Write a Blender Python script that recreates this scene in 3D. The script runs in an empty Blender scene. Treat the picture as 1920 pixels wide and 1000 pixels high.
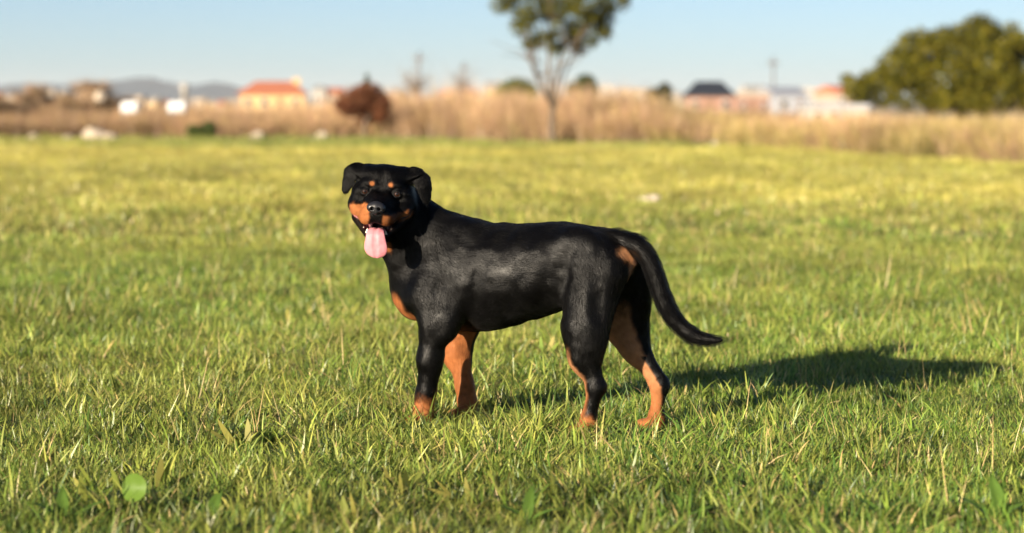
import bpy, bmesh, math, random
import numpy as np

# ------------------------------------------------------------------ camera, world, sun, exposure
scene = bpy.context.scene
COL = scene.collection
R = math.radians
CAM_H = 0.95            # camera height above the turf
FPX = 1920 * 85 / 36    # focal length in photo pixels
HORIZON = 200           # photo row of the horizon
SUN_EL, SUN_AZ = 14.6, 41.5

cam_data = bpy.data.cameras.new("camera")
cam = bpy.data.objects.new("camera", cam_data)
COL.objects.link(cam)
cam.location = (0, 0, CAM_H)
cam.rotation_euler = (R(90), 0, 0)
cam_data.lens = 85
cam_data.sensor_width = 36
cam_data.shift_y = -(500 - HORIZON) / 1920
cam_data.clip_start = 0.05
cam_data.clip_end = 30000
cam_data.dof.use_dof = True
cam_data.dof.focus_distance = 6.93
cam_data.dof.aperture_fstop = 2.7
cam_data.dof.aperture_blades = 0
scene.camera = cam

world = bpy.data.worlds.new("World")
scene.world = world
world.use_nodes = True
wn = world.node_tree
wn.nodes.clear()
sky = wn.nodes.new("ShaderNodeTexSky")
sky.sky_type = 'NISHITA'
sky.sun_disc = False
sky.sun_elevation = R(SUN_EL)
sky.sun_rotation = R(180 + SUN_AZ)
sky.altitude = 0
sky.air_density = 0.6
sky.dust_density = 0.45
sky.ozone_density = 2.5
bg = wn.nodes.new("ShaderNodeBackground")
bg.inputs["Strength"].default_value = 0.05
wo = wn.nodes.new("ShaderNodeOutputWorld")
wn.links.new(sky.outputs[0], bg.inputs[0])
wn.links.new(bg.outputs[0], wo.inputs[0])

sun_data = bpy.data.lights.new("sun", 'SUN')
sun_data.energy = 5.0
sun_data.angle = R(0.5)
sun_data.color = (1.0, 0.86, 0.66)
sun = bpy.data.objects.new("sun", sun_data)
COL.objects.link(sun)
sun.location = (-30, -40, 20)
# lamp shines along its local -Z
from mathutils import Vector, Matrix
to_sun = Vector((-math.sin(R(SUN_AZ)) * math.cos(R(SUN_EL)), -math.cos(R(SUN_AZ)) * math.cos(R(SUN_EL)), math.sin(R(SUN_EL))))
sun.rotation_euler = to_sun.to_track_quat('Z', 'Y').to_euler()

scene.view_settings.view_transform = 'Standard'
scene.view_settings.look = 'None'
scene.view_settings.gamma = 1.0
scene.view_settings.use_curve_mapping = False
scene.view_settings.exposure = 1.45
scene.cycles.max_bounces = 8
scene.cycles.transparent_max_bounces = 8
scene.cycles.use_denoising = True
scene.cycles_curves.shape = 'RIBBONS'

# ------------------------------------------------------------------ helpers
rng = np.random.default_rng(7)
random.seed(7)

def at(px, py, depth):
    """world point seen at photo pixel (px, py) at that distance"""
    return np.array([(px - 960) / FPX * depth, depth, CAM_H - (py - HORIZON) / FPX * depth])

def ground_depth(py):
    return FPX * CAM_H / (py - HORIZON)

def tag(o, label=None, cat=None, group=None, kind=None):
    if label: o["label"] = label
    if cat: o["category"] = cat
    if group: o["group"] = group
    if kind: o["kind"] = kind
    return o

def link(o, parent=None):
    COL.objects.link(o)
    if parent is not None:
        o.parent = parent
    return o

def empty(name, loc=(0, 0, 0), rz=0.0):
    o = bpy.data.objects.new(name, None)
    o.empty_display_size = 0.2
    o.location = loc
    o.rotation_euler = (0, 0, rz)
    return link(o)

def mesh_obj(name, verts, faces, mat, parent=None, smooth=False):
    me = bpy.data.meshes.new(name)
    verts = np.asarray(verts, dtype=np.float32).reshape(-1, 3)
    if isinstance(faces, np.ndarray):
        n, k = faces.shape
        me.vertices.add(len(verts)); me.vertices.foreach_set("co", verts.ravel())
        me.loops.add(n * k); me.loops.foreach_set("vertex_index", faces.astype(np.int32).ravel())
        me.polygons.add(n); me.polygons.foreach_set("loop_start", np.arange(0, n * k, k, dtype=np.int32))
        me.update(calc_edges=True)
    else:
        me.from_pydata([tuple(map(float, v)) for v in verts], [], faces)
    if smooth:
        me.polygons.foreach_set("use_smooth", np.ones(len(me.polygons), dtype=bool))
    if mat is not None:
        me.materials.append(mat)
    o = bpy.data.objects.new(name, me)
    return link(o, parent)

def set_color(me, name, rgb, domain='POINT'):
    at_ = me.attributes.new(name, 'FLOAT_COLOR', domain)
    rgba = np.ones((len(rgb), 4), dtype=np.float32)
    rgba[:, :3] = rgb
    at_.data.foreach_set("color", rgba.ravel())

class N:
    """small node-tree writer"""
    def __init__(self, name):
        self.m = bpy.data.materials.new(name)
        self.m.use_nodes = True
        self.t = self.m.node_tree
        self.t.nodes.clear()
        self.out = self.t.nodes.new("ShaderNodeOutputMaterial")
    def n(self, kind, **kw):
        nd = self.t.nodes.new(kind)
        for k, v in kw.items():
            if k.startswith("_"):
                setattr(nd, k[1:], v)
            else:
                self.set(nd, k, v)
        return nd
    def set(self, nd, k, v):
        key = int(k[1:]) if k[0] == "i" and k[1:].isdigit() else k.replace("__", " ")
        s = nd.inputs[key]
        if isinstance(v, bpy.types.NodeSocket):
            self.t.links.new(v, s)
        else:
            s.default_value = v
    def mix(self, fac, a, b, mode='MIX'):
        nd = self.n("ShaderNodeMix", _data_type='RGBA', _blend_type=mode)
        for s, v in ((nd.inputs[0], fac), (nd.inputs[6], a), (nd.inputs[7], b)):
            if isinstance(v, bpy.types.NodeSocket): self.t.links.new(v, s)
            else: s.default_value = v
        return nd.outputs[2]
    def ramp(self, fac, stops):
        nd = self.n("ShaderNodeValToRGB")
        self.t.links.new(fac, nd.inputs[0])
        el = nd.color_ramp.elements
        while len(el) < len(stops): el.new(0.5)
        for e, (p, c) in zip(el, stops):
            e.position = p; e.color = (*c, 1) if len(c) == 3 else c
        return nd.outputs[0]
    def noise(self, scale, detail=4, rough=0.55, coord=None):
        nd = self.n("ShaderNodeTexNoise", Scale=scale, Detail=detail, Roughness=rough)
        if coord is not None: self.t.links.new(coord, nd.inputs["Vector"])
        return nd.outputs[0]
    def done(self, surf, disp=None):
        self.t.links.new(surf, self.out.inputs["Surface"])
        return self.m

def simple_mat(name, col, rough=0.7, var=0.25, scale=6.0, bump=0.0, coat=0.0):
    w = N(name)
    tc = w.n("ShaderNodeTexCoord").outputs["Object"]
    f = w.noise(scale, 5, 0.6, tc)
    c = w.ramp(f, [(0.3, tuple(x * (1 - var) for x in col)), (0.7, tuple(min(1, x * (1 + var)) for x in col))])
    p = w.n("ShaderNodeBsdfPrincipled", Base__Color=c, Roughness=rough)
    if coat: p.inputs["Coat Weight"].default_value = coat
    if bump:
        b = w.n("ShaderNodeBump", Strength=bump, Height=w.noise(scale * 6, 4, 0.6, tc))
        w.t.links.new(b.outputs[0], p.inputs["Normal"])
    return w.done(p.outputs[0])

# ------------------------------------------------------------------ the dog
# Body frame: s forward (tail to chest), l towards the dog's left flank, z up. Origin on the turf under the trunk.
PSI = R(22)
DOG_Y = 7.15
DOG_X = 0.0
U = np.array([-math.cos(PSI), math.sin(PSI), 0.0])
V = np.array([-math.sin(PSI), -math.cos(PSI), 0.0])
DOG_O = np.array([DOG_X, DOG_Y, 0.0])

def D(px, py, l):
    """body-frame point that the photo shows at (px, py), at lateral offset l"""
    k = (px - 960) / FPX
    c, sn = math.cos(PSI), math.sin(PSI)
    s = (DOG_O[0] - l * sn - k * (DOG_O[1] - l * c)) / (c + k * sn)
    y = DOG_O[1] + s * sn - l * c
    return np.array([s, l, CAM_H - (py - HORIZON) / FPX * y])

def to_local(w):
    w = np.asarray(w) - DOG_O
    return np.array([w @ U, w @ V, w[2]])

# head frame (cm): x to the viewer's right, y up, z towards the viewer; origin between the eyes
HEAD_YAW, HEAD_PITCH, HEAD_ROLL = R(5), R(3), R(4.5)
def rot(axis, a):
    return np.array(Matrix.Rotation(a, 3, axis))
# world axes of an unrotated head: x=(1,0,0), y=(0,0,1), z=(0,-1,0)
H0 = np.array([[1, 0, 0], [0, 0, -1], [0, 1, 0]], float)       # columns are head axes in world
HR = H0 @ rot('Y', -HEAD_YAW) @ rot('X', HEAD_PITCH) @ rot('Z', -HEAD_ROLL)
B = np.stack([U, V, np.array([0, 0, 1.0])], axis=1)              # columns: body axes in world
HL = B.T @ HR                                                     # head axes in body frame
H_ORG = D(714, 362, 0.200)
def Hd(x, y, z):
    return H_ORG + HL @ (np.array([x, y, z]) * 0.01)
def inv_head(p):
    return ((p - H_ORG) @ HL) * 100.0

class Sdf:
    def __init__(self, lo, hi, h):
        self.lo = np.array(lo, float); self.h = h
        self.n = np.ceil((np.array(hi) - self.lo) / h).astype(int) + 1
        self.f = np.full(self.n, 0.2, dtype=np.float32)
        self.prims = []
    def window(self, lo, hi, pad):
        a = np.clip(np.floor((lo - pad - self.lo) / self.h).astype(int), 0, self.n - 1)
        b = np.clip(np.ceil((hi + pad - self.lo) / self.h).astype(int) + 1, 1, self.n)
        sl = tuple(slice(i, j) for i, j in zip(a, b))
        ax = [self.lo[i] + self.h * np.arange(a[i], b[i], dtype=np.float32) for i in range(3)]
        g = np.stack(np.meshgrid(*ax, indexing='ij'), axis=-1).astype(np.float32)
        return sl, g
    def put(self, fn, lo, hi, k, op='+', flow=None, ln=0.010):
        sl, g = self.window(np.asarray(lo), np.asarray(hi), k + 0.012)
        if g.size == 0: return
        d = fn(g).astype(np.float32)
        a = self.f[sl]
        if op == '-': d = -d
        k = max(k, 1e-4)
        hh = np.clip(k - np.abs(a - d), 0, None) / k
        if op == '+': self.f[sl] = np.minimum(a, d) - hh * hh * k * 0.25
        else: self.f[sl] = np.maximum(a, d) + hh * hh * k * 0.25
        if op == '+' and flow is not None:
            self.prims.append((fn, flow, ln))

def f_cone(a, b, r1, r2, n=None, q=1.0):
    a, b = np.asarray(a, float), np.asarray(b, float)
    def tr(p):
        if n is None: return p
        return p + ((1 / q - 1) * (p @ n))[..., None] * n
    A, Bb = tr(a), tr(b)
    ba = Bb - A; l2 = max(float(ba @ ba), 1e-9)
    def fn(p):
        pa = tr(p) - A
        t = np.clip((pa @ ba) / l2, 0, 1)
        t = t * 1.0
        return (np.linalg.norm(pa - t[..., None] * ba, axis=-1) - (r1 + t * (r2 - r1))) * (q if n is not None else 1)
    return fn

def f_ell(c, r, M=None):
    c = np.asarray(c, float); r = np.asarray(r, float)
    def fn(p):
        q = p - c
        if M is not None: q = q @ M
        k0 = np.linalg.norm(q / r, axis=-1); k1 = np.linalg.norm(q / (r * r), axis=-1)
        return k0 * (k0 - 1) / np.maximum(k1, 1e-6)
    return fn

def f_tri(a, b, c, th):
    a, b, c = (np.asarray(x, float) for x in (a, b, c))
    n = np.cross(b - a, c - a); n /= np.linalg.norm(n)
    E = [(a, b), (b, c), (c, a)]
    def fn(p):
        inside = np.ones(p.shape[:-1], bool); best = None
        for u, v in E:
            e = v - u; pu = p - u
            t = np.clip((pu @ e) / (e @ e), 0, 1)
            d = np.linalg.norm(pu - t[..., None] * e, axis=-1)
            best = d if best is None else np.minimum(best, d)
            inside &= (pu @ np.cross(n, e)) > 0
        pl = np.abs((p - a) @ n)
        return np.where(inside, pl, best) - th
    return fn

def nets(f, lo, h):
    """surface nets"""
    nx, ny, nz = f.shape
    ins = f < 0
    cs = np.zeros((nx - 1, ny - 1, nz - 1), dtype=np.uint8)
    for i in (0, 1):
        for j in (0, 1):
            for k in (0, 1):
                cs += ins[i:nx - 1 + i, j:ny - 1 + j, k:nz - 1 + k]
    act = np.argwhere((cs > 0) & (cs < 8))
    vid = np.full(cs.shape, -1, dtype=np.int32)
    vid[act[:, 0], act[:, 1], act[:, 2]] = np.arange(len(act))
    acc = np.zeros((len(act), 3)); cnt = np.zeros(len(act))
    corners = [(i, j, k) for i in (0, 1) for j in (0, 1) for k in (0, 1)]
    val = {c: f[act[:, 0] + c[0], act[:, 1] + c[1], act[:, 2] + c[2]] for c in corners}
    for c in corners:
        for ax in range(3):
            if c[ax]: continue
            e = list(c); e[ax] = 1; e = tuple(e)
            v0, v1 = val[c], val[e]
            m = (v0 < 0) != (v1 < 0)
            t = np.where(m, v0 / np.where(m, v0 - v1, 1), 0)
            pt = np.tile(np.array(c, float), (len(act), 1)); pt[:, ax] += t
            acc[m] += pt[m]; cnt[m] += 1
    verts = lo + h * (act + acc / cnt[:, None])
    quads = []
    for ax in range(3):
        sl0 = [slice(1, -1)] * 3; sl1 = [slice(1, -1)] * 3
        sl0[ax] = slice(0, -1); sl1[ax] = slice(1, None)
        a, b = ins[tuple(sl0)], ins[tuple(sl1)]
        idx = np.argwhere(a != b)
        off = [1, 1, 1]; off[ax] = 0
        g = idx + np.array(off)
        u, w = [(1, 2), (2, 0), (0, 1)][ax]
        def cell(du, dw):
            q = g.copy(); q[:, u] -= du; q[:, w] -= dw
            return vid[q[:, 0], q[:, 1], q[:, 2]]
        q4 = np.stack([cell(1, 1), cell(0, 1), cell(0, 0), cell(1, 0)], axis=1)
        flip = ~a[idx[:, 0], idx[:, 1], idx[:, 2]]
        q4[flip] = q4[flip][:, ::-1]
        quads.append(q4)
    q = np.concatenate(quads)
    return verts, q[(q >= 0).all(axis=1)]

def relax(v, q, it, lam=0.5, mu=-0.52):
    e = np.concatenate([q[:, [0, 1]], q[:, [1, 2]], q[:, [2, 3]], q[:, [3, 0]]])
    e = np.concatenate([e, e[:, ::-1]])
    n = len(v)
    deg = np.bincount(e[:, 0], minlength=n)[:, None].astype(float)
    for i in range(it * 2):
        s = np.stack([np.bincount(e[:, 0], weights=v[e[:, 1], k], minlength=n) for k in range(3)], axis=1)
        v = v + (lam if i % 2 == 0 else mu) * (s / np.maximum(deg, 1) - v)
    return v

def sm(x, a, b):
    t = np.clip((x - a) / (b - a), 0, 1)
    return t * t * (3 - 2 * t)

def vnoise(p, scale, seed=0):
    """cheap smooth value noise, 0..1"""
    q = p * scale + seed * 17.3
    i = np.floor(q).astype(np.int64); f = q - i; f = f * f * (3 - 2 * f)
    def hsh(a):
        h = (a[:, 0] * 374761393 + a[:, 1] * 668265263 + a[:, 2] * 2147483647 + seed * 974711) & 0x7fffffff
        h = ((h ^ (h >> 13)) * 1274126177) & 0x7fffffff
        return ((h ^ (h >> 16)) & 0xffff) / 65535.0
    out = 0
    for a in (0, 1):
        for b in (0, 1):
            for c in (0, 1):
                w = (f[:, 0] if a else 1 - f[:, 0]) * (f[:, 1] if b else 1 - f[:, 1]) * (f[:, 2] if c else 1 - f[:, 2])
                out = out + w * hsh(i + np.array([a, b, c]))
    return out

def build_dog():
    G = Sdf((-0.80, -0.26, -0.02), (0.62, 0.38, 0.80), 0.003)
    DOWN = np.array([0, 0, -1.0]); BACK = np.array([-1.0, 0, -0.25])

    # ---- trunk: lofted stations (photo column, top row, bottom row, half width)
    st = np.array([
        (785, 480, 592, .070), (806, 446, 606, .100), (832, 422, 616, .118), (862, 414, 621, .128), (900, 414, 622, .138),
        (940, 421, 617, .142), (980, 420, 606, .138), (1020, 416, 594, .130), (1060, 416, 581, .121), (1095, 422, 568, .112),
        (1125, 430, 560, .098), (1148, 440, 550, .078), (1163, 455, 538, .052)])
    S = np.array([D(a, b, 0)[0] for a, b, c, w in st]); ZT = np.array([D(a, b, 0)[2] for a, b, c, w in st])
    ZB = np.array([D(a, c, 0)[2] for a, b, c, w in st]); W = st[:, 3]
    o = np.argsort(S); S, ZT, ZB, W = S[o], ZT[o], ZB[o], W[o]
    tb = np.linspace(S[0], S[-1], 400)
    def smt(y):
        y = np.interp(tb, S, y); k = np.ones(25) / 25
        yp = np.pad(y, 24, mode='reflect', reflect_type='odd')
        return np.convolve(np.convolve(yp, k, 'same'), k, 'same')[24:-24]
    zt, zb, ww = smt(ZT), smt(ZB), smt(W)
    def trunk(p):
        s = p[..., 0]
        t = np.interp(s, tb, zt); b = np.interp(s, tb, zb); w = np.interp(s, tb, ww)
        hc, hh = (t + b) / 2, (t - b) / 2
        zr = (p[..., 2] - hc) / hh
        w = w * (1 - 0.20 * np.clip(zr, 0, 1) ** 2 - 0.20 * np.clip(-zr, 0, 1) ** 2)
        e = 2.25
        rr = (np.abs(p[..., 1] / w) ** e + np.abs(zr) ** e) ** (1 / e)
        over = np.maximum(np.maximum(S[0] - s, s - S[-1]), 0) / 0.05
        rr = np.sqrt(rr ** 2 + over ** 2)
        return (rr - 1) * np.minimum(w, hh)
    G.put(trunk, (S[0] - .06, -.16, zb.min() - .01), (S[-1] + .06, .16, zt.max() + .01), 0.02, flow=lambda p: np.tile(BACK, (len(p), 1)), ln=0.013)

    def cone(a, b, r1, r2, k=0.03, n=None, q=1.0, op='+', flow='axis', ln=0.010):
        a, b = np.asarray(a, float), np.asarray(b, float)
        fn = f_cone(a, b, r1, r2, n, q)
        r = max(r1, r2)
        d = (b - a) / max(np.linalg.norm(b - a), 1e-6)
        fl = (lambda p: np.tile(d, (len(p), 1))) if isinstance(flow, str) else flow
        G.put(fn, np.minimum(a, b) - r, np.maximum(a, b) + r, k, op, fl, ln)
    def ell(c, r, M=None, k=0.03, op='+', flow=None, ln=0.010):
        c = np.asarray(c, float); m = max(r)
        fl = (lambda p, f=flow: np.tile(f, (len(p), 1))) if flow is not None else None
        G.put(f_ell(c, r, M), c - m, c + m, k, op, fl, ln)
    LAT = np.array([0, 1.0, 0])

    # ---- chest, shoulders, neck
    ell(D(787, 542, 0.0), (.066, .085, .082), k=.05, flow=np.array([-.2, 0, -1.0]), ln=.012)          # prow of the chest
    ell(D(777, 566, 0.055), (.033, .04, .048), k=.03, flow=DOWN)
    ell(D(777, 566, -0.055), (.033, .04, .048), k=.03, flow=DOWN)
    NFLOW = lambda p: np.tile(np.array([-.6, -.25, -.8]), (len(p), 1))
    cone(D(762, 415, .030), D(850, 480, 0.000), .078, .106, k=.05, flow=NFLOW, ln=.014)
    cone(Hd(0.8, -8.0, -11.0), D(792, 532, 0.01), .060, .078, k=.05, flow=NFLOW, ln=.013)
    cone(Hd(3.0, -3.0, -11.5), D(803, 446, .015), .064, .074, k=.05, flow=NFLOW, ln=.012)
    for sg in (1, -1):
        cone(D(868 - 6 * sg, 452, .058 * sg), D(806, 560, .106 * sg), .038, .052, k=.045, n=LAT, q=.62, flow=lambda p: np.tile(np.array([-.5, 0, -.9]), (len(p), 1)), ln=.011)

    # ---- near (left) front leg
    sh = D(806, 556, .105); el = D(828, 604, .112); wr = D(799, 738, .100); pa = D(795, 775, .100)
    cone(sh, el, .056, .046, k=.035, n=LAT, q=.70)
    cone(D(850, 515, .100), el, .046, .038, k=.04, n=LAT, q=.6)                                          # triceps
    cone(D(815, 612, .110), D(806, 672, .108), .045, .0355, k=.025, n=LAT, q=.85)
    cone(D(806, 672, .108), wr, .035, .0265, k=.025, n=LAT, q=.88)
    ell(D(839, 612, .112), (.022, .02, .022), k=.015, flow=DOWN)                                          # point of elbow
    cone(wr, pa, .0275, .027, k=.02, n=LAT, q=.95)
    def paw(base, fwd, scale=1.0):
        f = np.array(fwd, float); f /= np.linalg.norm(f); sd = np.cross([0, 0, 1.0], f)
        for j, off in enumerate((-1.5, -.5, .5, 1.5)):
            ln_ = .050 if abs(off) < 1 else .036
            a = base + sd * off * .014 * scale + f * .004
            b = base + sd * off * .019 * scale + f * ln_ * scale; 
            a = a.copy(); b = b.copy(); b[2] = .017
            cone(a, b, .017 * scale, .0145 * scale, k=.008, ln=.006)
    b = pa.copy(); b[2] = .030; cone(pa, b, .027, .026, k=.02); paw(b, (1, .25, 0))
    # ---- far (right) front leg
    sh = D(845, 560, -.105); el = D(868, 606, -.110); wr = D(871, 722, -.098); pa = D(877, 755, -.098)
    cone(sh, el, .055, .046, k=.035, n=LAT, q=.7)
    cone(el, D(857, 665, -.106), .043, .038, k=.03, n=LAT, q=.85)
    cone(D(857, 665, -.106), wr, .037, .027, k=.025, n=LAT, q=.88)
    cone(wr, pa, .027, .027, k=.02)
    b = pa.copy(); b[2] = .030; cone(pa, b, .027, .026, k=.02); paw(b, (1, -.1, 0))

    # ---- hindquarters: (hip, knee, hock, toes)
    def hind(hip, but, knee, shank, hock, foot, sg, fwd):
        cone(hip, knee, .084, .050, k=.05, n=LAT, q=.66, flow=lambda p: np.tile(np.array([-.35, 0, -1.0]), (len(p), 1)), ln=.013)   # thigh front
        cone(but, knee + (shank - knee) * .55 - [.02, 0, 0], .058, .040, k=.05, n=LAT, q=.72, ln=.017)                                              # hamstring
        cone(knee, shank, .047, .034, k=.035, n=LAT, q=.80, ln=.010)
        cone(shank, hock, .031, .0205, k=.03, n=LAT, q=.75, ln=.008)
        cone(shank - [0.018, 0, 0], hock - [.012, 0, -.012], .018, .012, k=.02, n=LAT, q=.8, ln=.008)                                # tendon
        ell(hock - [.010, 0, -.002], (.021, .019, .022), k=.015, flow=DOWN, ln=.006)
        cone(hock, foot, .0225, .0215, k=.02, n=LAT, q=.9, ln=.006)
        b = foot.copy(); b[2] = .030
        cone(foot, b, .0225, .025, k=.02, ln=.006); paw(b, fwd)
    hind(D(1108, 498, .062), D(1120, 520, .068), D(1092, 618, .100), D(1094, 672, .096), D(1117, 728, .090), D(1104, 785, .088), 1, (1, .1, 0))
    hind(D(1145, 498, -.060), D(1182, 520, -.062), D(1162, 596, -.096), D(1190, 655, -.092), D(1236, 724, -.086), D(1231, 780, -.084), -1, (1, -.15, 0))
    # cleft under the tail and between the thighs
    cone(D(1196, 520, 0), D(1160, 640, 0), .010, .022, k=.05, op='-')
    cone(D(1200, 492, -.004), D(1196, 520, -.004), .004, .006, k=.03, op='-')
    cone(D(1190, 468, .088), D(1210, 538, .078), .036, .030, k=.035, op='-')
    # flank fold in front of the thigh, hollow behind the ribs, groove behind the shoulder
    cone(D(1056, 465, .143), D(1043, 588, .122), .013, .013, k=.025, op='-')
    cone(D(1122, 478, .138), D(1122, 585, .134), .010, .010, k=.04, op='-')
    cone(D(846, 470, .150), D(818, 545, .160), .010, .012, k=.035, op='-')
    cone(D(1050, 455, .160), D(1040, 530, .158), .026, .024, k=.05, op='-')
    cone(D(893, 470, .160), D(884, 598, .142), .014, .013, k=.035, op='-')
    # scapula ridge, hip bones
    ell(D(1080, 452, .066), (.045, .022, .022), k=.05, flow=BACK)
    ell(D(1112, 455, -.060), (.045, .022, .022), k=.05, flow=BACK)

    # ---- tail
    tp = np.array([(1095, 448, .0, .034), (1128, 450, .0, .034), (1160, 451, .002, .0325), (1186, 458, .010, .0305), (1208, 476, .016, .0285), (1224, 505, .018, .0275), (1236, 540, .016, .0275),
          (1252, 577, .012, .027), (1273, 609, .008, .0255), (1299, 630, .004, .022), (1328, 637, .0, .016), (1352, 638, .0, .007)])
    tq = np.linspace(0, len(tp) - 1, 45)
    def cr(x):
        out = []
        for t in tq:
            i = min(int(t), len(x) - 2); f = t - i
            p0, p1, p2, p3 = x[max(i - 1, 0)], x[i], x[i + 1], x[min(i + 2, len(x) - 1)]
            out.append(.5 * ((2 * p1) + (-p0 + p2) * f + (2 * p0 - 5 * p1 + 4 * p2 - p3) * f * f + (-p0 + 3 * p1 - 3 * p2 + p3) * f ** 3))
        return np.array(out)
    tp = cr(tp)
    T = [(D(a, b_, l), r) for a, b_, l, r in tp]
    for (a, r1), (b_, r2) in zip(T, T[1:]):
        cone(a, b_, r1 * .86, r2 * .86, k=.003, ln=.028)
    global TAIL
    TAIL = [f_cone(a, b_, r1 * .9, r2 * .9) for (a, r1), (b_, r2) in zip(T[8:], T[9:])]

    # ---- head
    HF = None
    nose_c = Hd(0, -4.4, 8.0)
    hflow = lambda p: (lambda q: q / np.linalg.norm(q, axis=1, keepdims=True))(p - Hd(0, -3, 9.5))
    def hell(c, r, k=.8, op='+', ln=.0045, rz=0):
        M = HL if not rz else HL @ rot('Z', rz)
        cc = Hd(*c); rr = np.array(r) * .01
        G.put(f_ell(cc, rr, M), cc - rr.max(), cc + rr.max(), k * .01, op, hflow, ln)
    carve = []
    def hcone(a, b_, r1, r2, k=.8, op='+', ln=.0045):
        a, b_ = Hd(*a), Hd(*b_); r = max(r1, r2) * .01
        if op == '-' and k < .45: carve.append(f_cone(a, b_, r1 * .01, r2 * .01))
        G.put(f_cone(a, b_, r1 * .01, r2 * .01), np.minimum(a, b_) - r, np.maximum(a, b_) + r, k * .01, op, hflow, ln)
    hell((0, 1.4, -7.6), (8.3, 6.2, 7.6), k=2.5, ln=.007)                   # skull
    hell((0, 4.7, -5.8), (8.0, 2.9, 4.8), k=1.5, ln=.006)                   # broad flat forehead
    for sg in (1, -1):
        hell((sg * 5.0, 5.2, -6.6), (2.6, 2.2, 3.2), k=1.2, ln=.006)
        hell((sg * 7.4, 4.2, -6.2), (1.7, 2.2, 2.4), k=1.0, ln=.006)
        hell((sg * 6.2, -3.5, -5.6), (3.5, 5.2, 5.0), k=2.2, ln=.007)       # cheek muscle
        hell((sg * 6.3, .0, -3.6), (2.3, 1.7, 3.0), k=1.6)                  # cheek bone
        hell((sg * 3.6, 2.4, -1.9), (2.5, 1.5, 1.9), k=1.3)                 # brow
        hell((sg * 2.2, -2.9, .6), (2.1, 2.4, 2.8), k=2.2)                  # fill beside the bridge
    hcone((0, -2.2, -1.5), (0, -3.4, 5.8), 2.8, 2.3, k=2.0, ln=.004)        # bridge of the muzzle
    hcone((0, -3.8, -2.0), (0, -5.6, 4.8), 4.7, 3.4, k=1.8)                 # muzzle
    for sg in (1, -1):
        hell((sg * 2.3, -6.6, 4.6), (2.7, 2.6, 3.0), k=1.6, ln=.004)        # whisker pad
        up = .9 if sg > 0 else 0.0
        hcone((sg * 3.2, -7.2, 3.8), (sg * (6.6 + up * .5), -5.9 + up, -.5), 1.6, 1.6, k=1.8)     # flews
        hcone((sg * (6.6 + up * .5), -5.8 + up, -.5), (sg * (7.5 + up * .6), -4.4 + up, -3.4), 1.6, 2.2, k=1.8)
        # lower jaw
        hcone((sg * (6.9 + up * .5), -8.0 + up, -3.4), (sg * 2.6, -12.2, 2.6), 1.7, 1.05, k=.8, ln=.005)
    hell((0, -12.5, 2.9), (2.8, 1.2, 1.5), k=.9, ln=.006)                   # chin
    hcone((0, -11.6, -4.5), (0, -12.6, 1.6), 3.4, 1.5, k=1.5, ln=.008)      # under the jaw
    hcone((0, -9.5, -8.5), (0, -11.4, -3.0), 5.4, 3.8, k=2.0, ln=.010)
    # mouth opening
    for sg in (1, -1):
        hcone((sg * 9.6 + (.5 if sg > 0 else 0), -5.5 + (1.2 if sg > 0 else 0), -2.6), (sg * 5.5, -8.6 + (.4 if sg > 0 else 0), 1.8), .45, 1.2, k=.35, op='-')
        hcone((sg * 5.4, -8.7 + (.4 if sg > 0 else 0), 1.8), (sg * 3.0, -10.1, 4.2), 1.1, 1.3, k=.35, op='-')
        hcone((sg * 3.0, -10.1, 4.2), (0, -10.1, 7.2), 1.3, 1.6, k=.35, op='-')
    hcone((0, -9.9, -2.5), (0, -10.2, 7.8), 1.8, 2.0, k=.4, op='-')
    hcone((2.2, -10.0, 1.0), (-2.2, -10.0, 1.0), 1.9, 1.9, k=.4, op='-')
    # forehead furrow, eye sockets
    hcone((0, 7.0, -.9), (0, .9, 1.0), .3, .3, k=2.2, op='-')
    for sg in (1, -1):
        hell((sg * 4.75, -.05, .15), (1.25, .85, 1.3), k=1.2, op='-', rz=-sg * .2)
        G.put(f_ell(Hd(sg * 4.75, -.05, -1.25), np.array([1.62] * 3) * .01, HL), Hd(sg * 4.75, -.05, -1.25) - .02, Hd(sg * 4.75, -.05, -1.25) + .02, .004, '+', hflow, .003)   # lids
        hell((sg * 4.75, -.08, .45), (1.0, .53, 1.2), k=.15, op='-', rz=-sg * .15)
    hell((0, -3.6, 7.2), (2.1, 1.5, 1.2), k=.7)                              # seat of the nose leather
    hcone((0, -6.4, 8.6), (0, -9.3, 7.4), .12, .2, k=.5, op='-')             # philtrum
    # ears: folded triangular flaps
    def ear(pts, sg):
        # pts: (x, y, z, half width) from the root over the fold to the tip
        nrm = [(sg * -.25, .80, .55), (sg * .10, .45, .88), (sg * .30, .05, .95), (sg * .32, -.05, .94), (sg * .30, -.05, .95)]
        for i in range(len(pts) - 1):
            a, b_ = pts[i], pts[i + 1]
            n = HL @ np.array(nrm[i]); n = n / np.linalg.norm(n)
            A, Bq = Hd(*a[:3]), Hd(*b_[:3]); r = max(a[3], b_[3]) * .01
            dr = (Bq - A) / np.linalg.norm(Bq - A)
            n = n - dr * (n @ dr) * .7; n /= np.linalg.norm(n)
            G.put(f_cone(A, Bq, a[3] * .01, b_[3] * .01, n, .20), np.minimum(A, Bq) - r, np.maximum(A, Bq) + r, (.9 if i == 0 else .45) * .01, '+',
                  lambda p, d=dr: np.tile(d, (len(p), 1)), .006)
    ear([(-5.2, 5.9, -6.6, 2.2), (-8.0, 6.0, -5.6, 2.2), (-10.0, 4.7, -4.9, 1.95), (-10.5, 2.3, -4.4, 1.45), (-11.0, .0, -4.2, .80), (-11.5, -2.2, -4.0, .22)], -1)
    ear([(5.2, 5.9, -6.6, 2.2), (8.6, 6.0, -5.6, 2.3), (11.2, 4.2, -5.2, 2.3), (12.2, 1.7, -4.8, 1.85), (12.9, -.9, -4.6, 1.05), (13.3, -3.3, -4.4, .28)], 1)

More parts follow.
